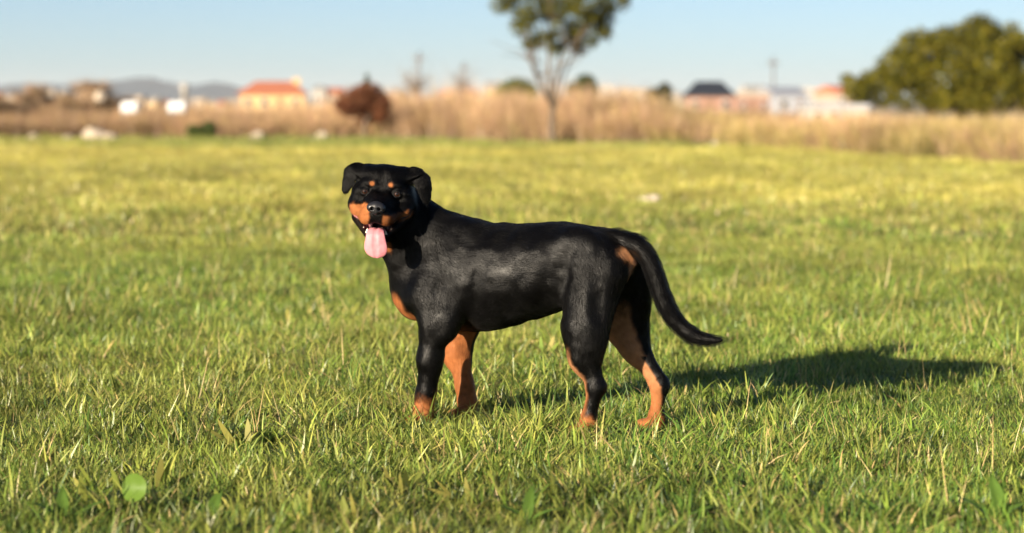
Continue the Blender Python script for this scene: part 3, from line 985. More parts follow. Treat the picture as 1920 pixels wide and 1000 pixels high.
def scatter(name, label, cat, meshes, P, rot_z, scale, tint, lum, which, tilt=None):
    """one object of uncountable growth: clumps instanced on points by geometry nodes"""
    lib = bpy.data.collections.new(name + "_clumps")
    for i, m in enumerate(meshes):
        o = bpy.data.objects.new(name + "_clump", m)
        lib.objects.link(o)
    me = bpy.data.meshes.new(name)
    me.vertices.add(len(P)); me.vertices.foreach_set("co", P.astype(np.float32).ravel())
    rv = np.zeros((len(P), 3), dtype=np.float32); rv[:, 2] = rot_z
    if tilt is not None: rv[:, :2] = tilt
    for nm, ty, dat, key in (("rot", 'FLOAT_VECTOR', rv, "vector"), ("size", 'FLOAT_VECTOR', scale, "vector"), ("tint", 'FLOAT', tint, "value"), ("lum", 'FLOAT', lum, "value"), ("which", 'INT', which, "value")):
        at_ = me.attributes.new(nm, ty, 'POINT')
        at_.data.foreach_set(key, np.asarray(dat, dtype=np.int32 if ty == 'INT' else np.float32).ravel())
    ob = bpy.data.objects.new(name, me); link(ob)
    ng = bpy.data.node_groups.new(name + "_nodes", 'GeometryNodeTree')
    ng.interface.new_socket("Geometry", in_out='INPUT', socket_type='NodeSocketGeometry')
    ng.interface.new_socket("Geometry", in_out='OUTPUT', socket_type='NodeSocketGeometry')
    nd = ng.nodes; gi = nd.new("NodeGroupInput"); go = nd.new("NodeGroupOutput")
    ci = nd.new("GeometryNodeCollectionInfo"); ci.inputs["Collection"].default_value = lib
    ci.inputs["Separate Children"].default_value = True; ci.inputs["Reset Children"].default_value = True
    ip = nd.new("GeometryNodeInstanceOnPoints"); ip.inputs["Pick Instance"].default_value = True
    def attr(n_, t):
        a = nd.new("GeometryNodeInputNamedAttribute"); a.data_type = t; a.inputs["Name"].default_value = n_
        return a.outputs["Attribute"]
    e2r = nd.new("FunctionNodeEulerToRotation")
    ng.links.new(attr("rot", 'FLOAT_VECTOR'), e2r.inputs[0]); ng.links.new(e2r.outputs[0], ip.inputs["Rotation"])
    ng.links.new(attr("size", 'FLOAT_VECTOR'), ip.inputs["Scale"])
    ng.links.new(attr("which", 'INT'), ip.inputs["Instance Index"])
    m2p = nd.new("GeometryNodeMeshToPoints")
    ng.links.new(gi.outputs[0], m2p.inputs["Mesh"]); ng.links.new(m2p.outputs[0], ip.inputs["Points"])
    ng.links.new(ci.outputs[0], ip.inputs["Instance"]); ng.links.new(ip.outputs[0], go.inputs[0])
    md = ob.modifiers.new("growth", 'NODES'); md.node_group = ng
    tag(ob, label, cat, kind="stuff")
    return ob

def wedge(d0, d1, per_m2, margin=1.2, right_edge=True):
    """random turf positions in the view wedge (and a margin beside it) between two distances"""
    wmax = .2118 * d1 + margin
    n = int(per_m2 * (d1 - d0) * 2 * wmax)
    X = rng.uniform(-wmax, wmax, n); Y = rng.uniform(d0, d1, n)
    k = (np.abs(X) < .2118 * Y + margin) & (Y < edge_depth(X) + rng.normal(0, .5, n))
    return np.stack([X[k], Y[k], np.zeros(k.sum())], axis=1)

GRASS = leaf_material("grass_blade", .26, .42, .45)
WEED = leaf_material("weed_blade", .30, .55, .2)
def P2(p, sc, seed):
    q = p.copy(); q[:, 2] = 0
    return vnoise(q, sc, seed)

def field_tint(P):
    """dryness of the turf (0 green .. 1 straw) over the field: broad patches, a parched belt in the back third"""
    X, Y = P[:, 0], P[:, 1]
    n = P2(P, .9, 11) * .5 + P2(P, .25, 12) * .5
    belt = sm(Y, 14, 30) * (1 - sm(Y, 45, 57))
    t = .08 + .75 * (n - .40) + 1.0 * belt * (.62 + .9 * (P2(P * np.array([.35, 1, 1]), .16, 14) - .3))
    t = t + .25 * (1 - sm(X, -14, -2)) * sm(Y, 25, 45) - .06 * (1 - sm(Y, 9, 16))
    return np.clip(t, 0, 1)

# short turf, coarse tufts, stalks and weeds
short = [tuft("turf_short", 105, .10, .025, .062, .0026, .0050, .42, .8, .03, 3, GRASS) for _ in range(7)]
coarse = [tuft("turf_coarse", 38, .08, .045, .125, .0042, .0082, .50, .85, .10, 4, GRASS) for _ in range(7)]
stalks = [tuft("turf_stalk", 4, .06, .08, .19, .0020, .0036, .35, .5, .9, 4, GRASS) for _ in range(4)]
WGREEN = np.array([(.080, .135, .022), (.115, .170, .030), (.15, .19, .040), (.17, .18, .045)])
weeds = [tuft("turf_weed", 11, .03, .07, .15, .020, .034, .55, .55, .0, 6, WEED, 'leaf', WGREEN) for _ in range(4)]
patch = [tuft("turf_patch", 420, .55, .03, .075, .006, .012, .35, .7, .10, 2, GRASS) for _ in range(5)]

def centre(P):
    """1 in the rank, coarse patch the dog stands in"""
    X, Y = P[:, 0], P[:, 1]
    return np.exp(-(((X + .05) / .95) ** 2) ** 1.5) * (1 - sm(Y, 7.5, 11))

def lay(name, label, P, meshes, smin, smax, dry=0.0, zvar=.35, lumv=(.72, 1.42)):
    n = len(P)
    s = rng.uniform(smin, smax, n) * (1 - zvar / 2 + zvar * P2(P, 2.2, 21) + .30 * (P2(P, .7, 22) - .5))
    sc = np.stack([s, s, s * rng.uniform(.8, 1.2, n)], axis=1)
    t = np.clip(field_tint(P) + dry + rng.normal(0, .12, n), 0, 1)
    lum = rng.uniform(*lumv, n) * (.74 + .66 * P2(P, 1.6, 23))
    return scatter(name, label, "grass", meshes, P, rng.uniform(0, 6.28, n), sc, t, lum, rng.integers(0, len(meshes), n), rng.normal(0, .10, (n, 2)))

def trodden(P):
    """grass the paws stand on and flatten"""
    k = np.ones(len(P), bool)
    for fx, fy in ((790, 800), (872, 786), (1100, 822), (1228, 812)):
        c = at(fx, fy, ground_depth(fy))
        k &= ~((np.abs(P[:, 0] - c[0]) < .085) & (P[:, 1] > c[1] - .26) & (P[:, 1] < c[1] + .05) & (rng.random(len(P)) < .62))
    return P[k]
Pn = trodden(wedge(4.2, 17, 165))
lay("short_grass", "short fine green turf covering the near field", Pn, short, .75, 1.25)
Pc = trodden(wedge(4.2, 17, 105))
keep = rng.random(len(Pc)) < (.16 + .74 * centre(Pc) + .35 * (P2(Pc, 1.3, 31) > .62))
# rank grass pressed round the paws
foot = []
for fx, fy in ((790, 800), (872, 786), (1100, 822), (1228, 812)):
    dd = ground_depth(fy); c = at(fx, fy, dd)
    m = 4
    foot.append(np.stack([c[0] + rng.normal(0, .075, m), c[1] + rng.uniform(-.14, .10, m), np.zeros(m)], axis=1))
Pc = np.concatenate([Pc[keep]] + foot); keep = np.ones(len(Pc), bool)
lay("coarse_grass", "longer coarse grass tufts around the dog's feet and in patches", Pc[keep], coarse, .7, 1.15, .05)
Ps = wedge(4.2, 22, 7)
lay("dry_stalks", "thin dry straw stalks standing up out of the turf", Ps, stalks, .7, 1.15, -1.0)
Pw = wedge(4.2, 13, 24)
keep = (np.hypot(Pw[:, 0] - at(247, 978, ground_depth(978))[0], Pw[:, 1] - ground_depth(978)) > .17) & (rng.random(len(Pw)) < np.where(Pw[:, 1] < 5.95, .9 * (P2(Pw, 1.5, 33) > .38), .04))
lay("broadleaf_weeds", "broad-leaved low weeds among the foreground grass", Pw[keep], weeds, .40, .78, .05)
Pf = wedge(16, 71, 5.0, 3.0)
lay("far_turf", "blurred mown turf of the back of the field", Pf, patch, .8, 1.25, .0)

# tall dead grass along the far and right-hand edge of the field
DRY = np.array([(.28, .185, .125), (.35, .240, .165), (.22, .14, .095), (.40, .29, .20), (.30, .19, .135)])
tall = [tuft("dead_grass", 90, .38, .55, 1.20, .010, .020, .16, .45, .35, 4, GRASS, 'blade', DRY) for _ in range(6)]
def band(n, depth):
    X = rng.uniform(-21, 24, n); off = depth * rng.random(n) ** 1.3
    return X, edge_depth(np.clip(X, -30, 9.2)) + .2 + off
X, Y = band(4200, 16)
k = np.abs(X) < .2118 * Y + 3
X, Y = X[k], Y[k]
# the right-hand edge runs towards the camera: the growth also stands outside it
X2 = rng.uniform(5.5, 16, 2400); Y2 = rng.uniform(24, 66, 2400)
k2 = (Y2 > edge_depth(X2) + .2) & (X2 < .2118 * Y2 + 3)
Pt = np.stack([np.concatenate([X, X2[k2]]), np.concatenate([Y, Y2[k2]]), np.zeros(len(X) + k2.sum())], axis=1)
nt = len(Pt)
left_low = 1 - sm(Pt[:, 0], -13.5, -10)
hgt = np.interp((Pt[:, 0] / Pt[:, 1]) * FPX + 960, [0, 230, 420, 620, 720, 1150, 1350, 1500, 1920], [1.5, 1.3, 1.0, 1.1, 1.45, 1.5, 1.25, 1.1, 1.15]) * (.72 + .45 * P2(Pt, .5, 41)) * (1 - .40 * left_low) * (1 - .22 * sm(Pt[:, 0], 2, 7)) * rng.uniform(.75, 1.15, nt)
hgt *= .90 * (.72 + .62 * P2(Pt, 1.3, 46))
hgt *= .72 + .28 * sm(Pt[:, 1] - edge_depth(np.clip(Pt[:, 0], -30, 9.2)), 0, 3)
green_r = sm(Pt[:, 0], 2.0, 5.0) * .95
wsel = rng.integers(0, len(tall), nt)
tall_green = [tuft("olive_grass", 90, .38, .45, 1.0, .010, .020, .18, .5, .30, 4, GRASS, 'blade', np.array([(.20, .19, .06), (.27, .23, .08), (.33, .25, .11), (.16, .17, .05)])) for _ in range(4)]
gsel = rng.random(nt) < np.clip(green_r * (.35 + .9 * P2(Pt, .45, 43)) + .10, 0, 1)
wsel[gsel] = len(tall) + rng.integers(0, 4, gsel.sum())
scatter("tall_dry_grass", "tall dead pinkish-brown grass bordering the back of the field", "dry grass", tall + tall_green, Pt, rng.uniform(0, 6.28, nt),
        np.stack([np.full(nt, 1.0), np.full(nt, 1.0), hgt], axis=1), np.zeros(nt), rng.uniform(.82, 1.55, nt) * (.75 + .5 * P2(Pt, .8, 44)) * (1 - .35 * left_low * (.4 + P2(Pt, 1.1, 45))), wsel, rng.normal(0, .06, (nt, 2)))

# ------------------------------------------------------------------ trees and bushes
BARK = simple_mat("tree_bark", (.115, .085, .06), .9, .35, 14, .6)
BARK_GREY = simple_mat("grey_bark", (.22, .19, .17), .9, .3, 14, .5)
LEAF = plain_leaf_material("tree_leaf", .28)

def tube_path(pts, rads, k=8):
    pts = np.asarray(pts, float); rings = []
    for i in range(len(pts)):
        d = pts[min(i + 1, len(pts) - 1)] - pts[max(i - 1, 0)]; d = d / np.linalg.norm(d)
        u = np.cross(d, [.3, .9, .1]); u /= np.linalg.norm(u); w = np.cross(d, u)
        rings.append(np.array([pts[i] + rads[i] * (math.cos(a) * u + math.sin(a) * w) for a in np.linspace(0, 2 * math.pi, k, endpoint=False)]))
    return loft(rings)

def limb(name, a, b, r0, r1, mat, parent, wob=.06, n=7):
    a, b = np.asarray(a, float), np.asarray(b, float)
    t = np.linspace(0, 1, n)[:, None]; L = np.linalg.norm(b - a)
    p = a + (b - a) * t + np.sin(t * math.pi) * rng.normal(0, wob * L, 3) + rng.normal(0, wob * .15 * L, (n, 3)) * np.minimum(t, 1 - t) * 2
    v, f = tube_path(p, np.linspace(r0, r1, n))
    return mesh_obj(name, v, f, mat, parent, smooth=True), p

def foliage(lobes, count, size, cols, shell=.55, clump=0.0):
    """leaf quads spread through ellipsoid lobes; lobes: (centre, radii)"""
    vol = np.array([np.prod(r) ** .8 for c, r in lobes]); which = rng.choice(len(lobes), count, p=vol / vol.sum())
    C = np.array([c for c, r in lobes])[which]; Rr = np.array([r for c, r in lobes])[which]
    d = rng.normal(size=(count, 3)); d /= np.linalg.norm(d, axis=1, keepdims=True)
    rad = shell + (1 - shell) * rng.random(count) ** .7
    P = C + d * Rr * rad[:, None]
    if clump:
        nz = vnoise(P, clump, 51) * .6 + vnoise(P, clump * 2.3, 52) * .4
        kk = nz > .40; P = P[kk]; d = d[kk]; which = which[kk]
    n = len(P)
    P = P + rng.normal(0, size * .6, P.shape)
    u = rng.normal(size=(n, 3)); u /= np.linalg.norm(u, axis=1, keepdims=True)
    nn = d * .6 + rng.normal(size=(n, 3)) * .7; w = np.cross(nn, u); w /= np.maximum(np.linalg.norm(w, axis=1, keepdims=True), 1e-6)
    s = size * rng.uniform(.6, 1.4, n)[:, None]
    q = np.stack([P - u * s, P + w * s * .5, P + u * s, P - w * s * .5], axis=1).reshape(-1, 3)
    f = np.arange(n * 4).reshape(-1, 4)
    cl = cols[rng.integers(0, len(cols), n)] * rng.uniform(.7, 1.3, n)[:, None] * (.75 + .5 * vnoise(P, 1.2, 53))[:, None]
    return q, f, np.repeat(cl, 4, axis=0)

def crown(name, parent, lobes, count, size, cols, shell=.55, clump=0.0):
    q, f, c = foliage(lobes, count, size, cols, shell, clump)
    o = mesh_obj(name, q, f, LEAF, parent)
    set_color(o.data, "col", c)
    return o

def rel(px, py, d, base):
    return at(px, py, d) - np.asarray(base)

# the young tree that rises out of the top of the frame
def young_tree():
    d = 60.3
    base = at(1036, 268, d); base[2] = 0
    t = empty("young_tree", tuple(base))
    tag(t, "young multi-stemmed tree with bare lower branches rising out of the top of the picture", "tree")
    r = lambda px, py, dd=0: rel(px, py, d, base) + np.array([0, dd, 0])
    limb("trunk", (0, 0, -.1), r(1036, 200), .11, .07, BARK, t, .02)
    stems = [((1036, 205), (962, 30), .5), ((1035, 200), (990, 60), -.6), ((1034, 196), (1015, -60), .3), ((1037, 190), (1052, -120), -.2), ((1038, 190), (1040, -40), -.7),
             ((1038, 198), (1082, 20), .6), ((1040, 205), (1118, 10), -.3), ((1039, 200), (1100, 50), -.8), ((1036, 210), (975, 95), .8)]
    for i, (a, b, dd) in enumerate(stems):
        o, p = limb("limb", r(*a), r(*b, dd), .032, .011, BARK, t, .06, 9)
        for j in range(8):
            k = rng.integers(3, 8)
            e = p[k] + np.array([rng.normal(0, .32), rng.normal(0, .35), rng.uniform(.15, .6)])
            limb("branch", p[k], e, .014, .005, BARK, t, .08, 5)
    for b in ((940, 105), (918, 75), (1128, 70), (1000, 90), (1090, 95)):
        limb("branch", r(1015 if b[0] < 1030 else 1065, 120), r(*b, rng.normal(0, .3)), .016, .005, BARK, t, .08, 6)
    lob = []
    for px, py, rr, dd in ((945, 5, 30, .3), (985, 40, 36, -.3), (1000, -30, 55, .5), (1030, 62, 26, -.6), (1045, 20, 42, .2), (1075, 60, 34, .6), (1095, 15, 42, -.4), (1125, 35, 32, .2),
                           (1150, -5, 36, -.2), (1060, -60, 70, 0), (1120, -60, 60, .4), (980, -90, 60, -.3), (1050, -140, 80, .2), (1100, -150, 60, -.3), (1010, 75, 20, .3), (1110, 78, 18, -.3), (990, 82, 18, .2), (1042, 92, 18, -.2), (1085, 90, 18, .3), (1132, 62, 20, -.1)):
        s = rr * d / FPX
        lob.append((r(px, py, dd), (s, s * 1.1, s * .85)))
    crown("crown", t, lob, 34000, .055, np.array([(.075, .080, .010), (.105, .10, .014), (.135, .125, .018), (.055, .06, .010)]), .25, 3.0)
young_tree()

def lobed_tree(name, label, cat, px, d, lobes, leaves, size, cols, base_py=None, trunks=1, trunk_h=.6, trunk_r=.16, clump=0.0, shell=.55, group=None, bark=None):
    base = at(px, 200, d); base[2] = 0
    t = empty(name, tuple(base)); tag(t, label, cat, group)
    for i in range(trunks):
        dx = (i - (trunks - 1) / 2) * .9
        top = np.array([dx * 1.3, rng.normal(0, .2), trunk_h])
        limb("trunk", (dx, 0, -.1), top, trunk_r, trunk_r * .7, bark or BARK, t, .04)
        for j in range(3):
            c = lobes[rng.integers(0, len(lobes))]
            limb("limb", top, rel(c[0], c[1], d, base) * .8 + top * .2, trunk_r * .5, trunk_r * .15, bark or BARK, t, .06)
    lob = []
    for a, b, rx, ry, dd in lobes:
        k = d / FPX
        lob.append((rel(a, b, d, base) + np.array([0, dd, 0]), (rx * k, (rx + ry) * .5 * k, ry * k)))
    crown("crown", t, lob, leaves, size, cols, shell, clump)
    return t

OLIVE = np.array([(.105, .098, .007), (.14, .125, .010), (.078, .078, .007), (.18, .15, .012), (.055, .058, .006)])
lobed_tree("broad_tree", "big broad olive-green tree with a domed crown behind the right-hand grass bank", "tree", 1800, 96,
           [(1650, 165, 50, 38, .4), (1610, 172, 36, 26, -.4), (1690, 130, 55, 45, -.5), (1730, 100, 55, 48, .6), (1690, 175, 60, 35, -1.2), (1760, 160, 70, 50, -1.3), (1790, 95, 62, 50, 0), (1835, 60, 36, 36, .2),
            (1850, 110, 70, 60, -.6), (1845, 170, 80, 45, -1.5), (1890, 80, 50, 42, .5), (1930, 120, 70, 60, -.5), (1940, 170, 80, 45, -1.4), (2000, 110, 70, 60, .3), (2060, 140, 60, 55, 0), (1800, 190, 90, 25, -1.0), (1590, 150, 16, 12, .2)],
           46000, .095, OLIVE, trunks=3, trunk_h=1.1, trunk_r=.24, clump=1.25, shell=.45)
RUST = np.array([(.15, .055, .028), (.19, .07, .03), (.12, .045, .025), (.17, .08, .035)])
lobed_tree("rust_bush", "round rust-brown leafed bush on a short stem in front of the dry grass", "bush", 686, 67.4,
           [(670, 190, 38, 30, 0), (700, 196, 34, 32, .2), (650, 198, 24, 22, -.2), (690, 175, 30, 22, .1), (715, 205, 18, 24, -.1), (690, 215, 28, 20, .2)], 7000, .045, RUST, trunk_h=.55, trunk_r=.07, shell=.3)
lobed_tree("cypress", "slim dark green conifer whose pointed tip rises above the rust-brown bush", "tree", 688, 70.5,
           [(688, 150, 5, 14, 0), (688, 168, 8, 18, 0), (687, 190, 10, 22, 0), (688, 215, 11, 24, 0)], 2600, .035, np.array([(.06, .075, .02), (.08, .09, .03)]), trunk_h=.8, trunk_r=.05, shell=.2)
GRN = np.array([(.075, .105, .02), (.10, .13, .028), (.055, .085, .018)])
lobed_tree("round_bush", "rounded yellow-green shrub left of the young tree's stem, beyond the dry grass", "bush", 970, 104,
           [(970, 168, 34, 20, 0), (950, 174, 22, 16, .3), (990, 174, 20, 16, -.2), (970, 190, 36, 22, 0)], 6500, .07, np.array([(.12, .14, .03), (.09, .11, .025)]), shell=.4)
lobed_tree("round_bush", "dark green shrub right of the young tree's stem, beyond the dry grass", "bush", 1096, 104,
           [(1098, 158, 20, 18, 0), (1080, 168, 18, 14, .2), (1108, 170, 14, 16, -.2), (1094, 188, 26, 22, 0)], 6000, .07, np.array([(.03, .055, .018), (.045, .07, .022)]), shell=.4)
lobed_tree("low_bush", "low dark green bush at the foot of the dry grass left of the red-roofed house", "bush", 378, 67,
           [(366, 248, 17, 13, 0), (390, 244, 15, 16, .2), (378, 254, 26, 9, 0)], 3500, .04, np.array([(.05, .075, .02), (.07, .095, .025), (.09, .10, .03)]), trunk_h=.15, trunk_r=.04, shell=.3)
lobed_tree("low_bush", "small dark shrub in front of the far pale buildings right of centre", "bush", 1236, 115,
           [(1228, 178, 16, 12, 0), (1246, 172, 14, 16, 0), (1236, 190, 26, 16, 0)], 3500, .08, np.array([(.06, .055, .035), (.07, .075, .03)]), shell=.3)

def bare_tree(label, px, d, top_py, spread_px, group):
    base = at(px, 200, d); base[2] = 0
    t = empty("bare_tree", tuple(base)); tag(t, label, "tree", group)
    r = lambda a, b, dd=0: rel(a, b, d, base) + np.array([0, dd, 0])
    k = d / FPX
    limb("trunk", (0, 0, -.1), r(px, 178), .16, .11, BARK_GREY, t, .03)
    for i in range(9):
        e = r(px + rng.uniform(-1, 1) * spread_px, top_py + rng.uniform(0, 20), rng.normal(0, .8))
        o, p = limb("limb", r(px, 182 - rng.uniform(0, 8)), e, .055, .015, BARK_GREY, t, .07, 8)
        for j in range(9):
            q = p[rng.integers(2, 8)]
            limb("twig", q, q + rng.normal(0, .45, 3) + np.array([0, 0, .25]), .016, .004, BARK_GREY, t, .08, 4)
bare_tree("leafless grey tree standing beyond the dry grass, right of the rust-brown bush", 778, 108, 135, 32, "bare trees")
bare_tree("fainter leafless grey tree left of the young tree, near the pale house", 862, 125, 142, 22, "bare trees")

# ------------------------------------------------------------------ buildings
M_CREAM = simple_mat("cream_render", (.52, .36, .17), .85, .12, 1.2)
M_WHITE = simple_mat("white_render", (.34, .32, .29), .85, .10, 1.2)
M_BEIGE = simple_mat("beige_render", (.32, .26, .20), .85, .12, 1.2)
M_REDWALL = simple_mat("red_brick_wall", (.27, .155, .115), .9, .2, 2.0)
M_TILE = simple_mat("clay_roof_tiles", (.42, .14, .07), .8, .25, 5.0, .4)
M_DARKROOF = simple_mat("dark_roof_sheet", (.025, .028, .035), .55, .2, 2.0)
M_GREYSHEET = simple_mat("grey_sheet_metal", (.30, .31, .34), .5, .15, 2.0)
M_GLASS = simple_mat("window_glass", (.03, .035, .04), .12, .1, 3.0)
M_FRAME = simple_mat("window_frame_paint", (.55, .52, .48), .6, .05, 3.0)
M_DOOR = simple_mat("painted_door", (.16, .09, .05), .6, .15, 3.0)
M_ROCK = simple_mat("pale_rock", (.36, .30, .23), .95, .25, 5.0, .8)
M_WHITEPLASTIC = simple_mat("white_plastic", (.62, .64, .66), .4, .04, 3.0)
M_SOIL = simple_mat("rubble_soil", (.16, .105, .06), .95, .35, 1.5, .8)
M_POLE = simple_mat("grey_pole", (.12, .12, .13), .6, .15, 5.0)

def box(name, x0, x1, y0, y1, z0, z1, mat, parent=None):
    v = [(x0, y0, z0), (x1, y0, z0), (x1, y1, z0), (x0, y1, z0), (x0, y0, z1), (x1, y0, z1), (x1, y1, z1), (x0, y1, z1)]
    f = [(0, 3, 2, 1), (4, 5, 6, 7), (0, 1, 5, 4), (1, 2, 6, 5), (2, 3, 7, 6), (3, 0, 4, 7)]
    return mesh_obj(name, v, f, mat, parent)

def building(name, label, cat, px0, px1, eave_py, ridge_py, d, wall_m, roof_m, roof='hip', deep=6.0, rz=0.0, wins=2, group=None, chimney=False, storeys=1, door=True):
    a, b = at(px0, eave_py, d), at(px1, eave_py, d)
    w = (b[0] - a[0]) / 2; h = a[2]; rh = CAM_H - (ridge_py - HORIZON) / FPX * d - h
    t = empty(name, ((a[0] + b[0]) / 2, d + deep / 2, 0), rz); tag(t, label, cat, group)
    dp = deep / 2
    box("wall", -w, w, -dp, dp, -.1, h, wall_m, t)
    o = min(.35, w * .12)
    if roof == 'flat':
        box("parapet", -w - .08, w + .08, -dp - .08, dp + .08, h + .003, h + max(rh, .15), roof_m, t)
    else:
        ins = w * .55 if roof == 'hip' else 0
        v = [(-w - o, -dp - o, h), (w + o, -dp - o, h), (w + o, dp + o, h), (-w - o, dp + o, h), (-w - o + ins, 0, h + rh), (w + o - ins, 0, h + rh)]
        v += [(x, y, z - .12) for x, y, z in v[:4]]
        f = [(0, 1, 5, 4), (1, 2, 5), (2, 3, 4, 5), (3, 0, 4), (6, 7, 1, 0), (7, 8, 2, 1), (8, 9, 3, 2), (9, 6, 0, 3), (9, 8, 7, 6)]
        mesh_obj("roof", v, f, roof_m, t)
        if chimney:
            box("chimney", w * .62, w * .62 + .8, -.5, .3, h + .1, h + rh + .35, wall_m, t)
    for s in range(storeys):
        z0 = h / storeys * s + h / storeys * .36; z1 = z0 + h / storeys * .42
        for i in range(wins):
            cx = -w + 2 * w * (i + .5) / wins; ww = min(.55, w / wins * .42)
            if door and s == 0 and i == wins // 2 and wins > 1:
                dd = box("door", cx - ww * .8, cx + ww * .8, -dp - .05, -dp + .02, .02, z1, M_DOOR, t)
                box("handle", cx + ww * .5, cx + ww * .6, -dp - .10, -dp - .052, z1 * .45, z1 * .50, M_POLE, dd)
                continue
            wd = box("window", cx - ww, cx + ww, -dp - .06, -dp + .02, z0, z1, M_FRAME, t)
            box("pane", cx - ww * .84, cx + ww * .84, -dp - .075, -dp - .062, z0 + (z1 - z0) * .09, z1 - (z1 - z0) * .09, M_GLASS, wd)
    return t

building("house", "low cream house with a red hipped tile roof, left of the rust-brown bush", "house", 447, 566, 175, 152, 260, M_CREAM, M_TILE, 'hip', 7, 0.06, 4, chimney=True)
building("house", "small pale orange house just left of the rounded yellow-green shrub", "house", 912, 944, 166, 152, 240, M_CREAM, M_WHITE, 'gable', 5, .1, 2)
building("barn", "dark black-roofed barn with a red-brown wall on the skyline right of centre", "barn", 1292, 1378, 178, 152, 190, M_REDWALL, M_DARKROOF, 'hip', 6, -.05, 3)
building("shed", "long low red-brown wall building between the black-roofed barn and grey hangar", "building", 1384, 1442, 182, 174, 200, M_REDWALL, M_BEIGE, 'flat', 5, 0, 3)
building("hangar", "grey metal hangar on the skyline between the red-brown and white buildings", "hangar", 1444, 1506, 178, 162, 210, M_GREYSHEET, M_GREYSHEET, 'gable', 9, .1, 2)
building("house", "white flat-roofed building on the skyline left of the broad olive tree", "house", 1508, 1562, 176, 164, 230, M_WHITE, M_WHITE, 'flat', 8, 0, 3)
building("house", "small beige house with tiled roof just left of the broad olive tree", "house", 1556, 1588, 172, 160, 170, M_BEIGE, M_TILE, 'gable', 5, .2, 2)
building("shed", "low white shed standing in the grass under the broad olive tree's left edge", "shed", 1512, 1576, 200, 194, 92, M_WHITE, M_GREYSHEET, 'flat', 2.0, .05, 2)
building("shed", "small pale low shed further right under the broad olive tree", "shed", 1590, 1632, 203, 197, 84, M_WHITE, M_GREYSHEET, 'flat', 1.6, -.1, 2)
building("house", "white box house on the skyline right of the dark green shrub", "house", 1124, 1152, 172, 160, 330, M_WHITE, M_WHITE, 'flat', 8, 0, 2)
building("house", "pale long building on the skyline halfway between the young tree and the barn", "house", 1160, 1218, 176, 166, 420, M_WHITE, M_BEIGE, 'flat', 8, 0, 5)
building("house", "cream gabled house on the skyline behind the black-roofed barn's right side", "house", 1398, 1440, 172, 160, 380, M_CREAM, M_WHITE, 'gable', 8, .1, 3)
building("house", "white round-topped house just right of the red-roofed house", "house", 584, 610, 170, 160, 300, M_WHITE, M_WHITE, 'hip', 6, 0, 2)
building("house", "beige house with tiled roof between the red-roofed house and the rust-brown bush", "house", 608, 640, 176, 164, 330, M_BEIGE, M_TILE, 'gable', 6, .15, 2)
# the pale town on the left skyline
ORD = "first second third fourth fifth sixth seventh eighth ninth tenth eleventh twelfth thirteenth fourteenth fifteenth sixteenth seventeenth".split()
MID = ["just right of the small dark shrub", "just left of the black-roofed barn", "behind the grey hangar's right side", "behind the white flat-roofed building", "behind the dark green shrub", "behind the young tree's stem",
       "between the two leafless grey trees", "right of the fainter leafless tree", "left of the rust-brown bush", "right of the rust-brown bush"]
for i, px in enumerate((-10, 18, 52, 74, 92, 118, 142, 166, 214, 236, 262, 288, 306, 372, 392, 414, 432)):
    d = rng.uniform(480, 760); wpx = rng.uniform(12, 22); top = rng.uniform(170, 182) if px < 190 else rng.uniform(182, 190)
    building("town_house", ORD[i] + " small pale house from the left in the distant town on the left skyline", "house", px - wpx / 2, px + wpx / 2, top + rng.uniform(3, 7), top - 2, d,
             [M_WHITE, M_BEIGE, M_CREAM][i % 3], [M_TILE, M_WHITE, M_BEIGE][(i * 2) % 3], ['hip', 'flat', 'gable'][i % 3], 8, rng.uniform(-.3, .3), 3, "houses of the distant town", storeys=2, door=False)
for i, px in enumerate((1252, 1272, 1488, 1532, 1100, 1020, 840, 880, 660, 745)):
    d = rng.uniform(420, 640); wpx = rng.uniform(16, 28); top = rng.uniform(166, 176)
    building("town_house", "small far pale house peeping over the grass " + MID[i], "house", px - wpx / 2, px + wpx / 2, top + 5, top - 2, d,
             [M_WHITE, M_BEIGE][i % 2], [M_WHITE, M_TILE][(i // 2) % 2], ['flat', 'hip'][i % 2], 8, rng.uniform(-.3, .3), 3, "houses along the middle skyline", storeys=2, door=False)
# tower, posts
def post(name, label, px, top_py, d, r, mat, group=None, arm=False):
    base = at(px, 200, d); base[2] = 0; h = CAM_H - (top_py - HORIZON) / FPX * d
    t = empty(name, tuple(base)); tag(t, label, "pole", group)
    v, f = tube_path([(0, 0, -.1), (0, 0, h * .5), (0, 0, h)], [r, r * .8, r * .6], 10)
    mesh_obj("shaft", v, f, mat, t, smooth=True)
    box("crossarm", -r * 3, r * 3, -r * .8, r * .8, h - r * 5, h - r * 3.4, mat, t)
    for x in (-2.4, 0, 2.4):
        box("insulator", x * r - r * .5, x * r + r * .5, -r * .5, r * .5, h - r * 3.39, h - r * 2.6, M_POLE, t)
post("utility_pole", "tall grey utility pole above the leafless grey tree", 786, 96, 210, .16, M_POLE)
post("utility_pole", "shorter grey utility pole between the leafless trees and the young tree", 870, 116, 260, .16, M_POLE)
post("utility_pole", "grey utility pole on the skyline above the grey hangar", 1450, 106, 230, .16, M_POLE)
tw = empty("water_tower", (at(346, 200, 420)[0], 420, 0)); tag(tw, "slim pale tower on the left skyline left of the red-roofed house", "tower")
hT = CAM_H + 44 / FPX * 420
v, f = tube_path([(0, 0, -.1), (0, 0, hT * .75), (0, 0, hT * .78), (0, 0, hT * .95)], [.55, .5, .75, .7], 14); mesh_obj("shaft", v, f, M_WHITE, tw, smooth=True)
v, f = tube_path([(0, 0, hT * .951), (0, 0, hT)], [.7, .12], 14); mesh_obj("cap", v, f, M_BEIGE, tw)

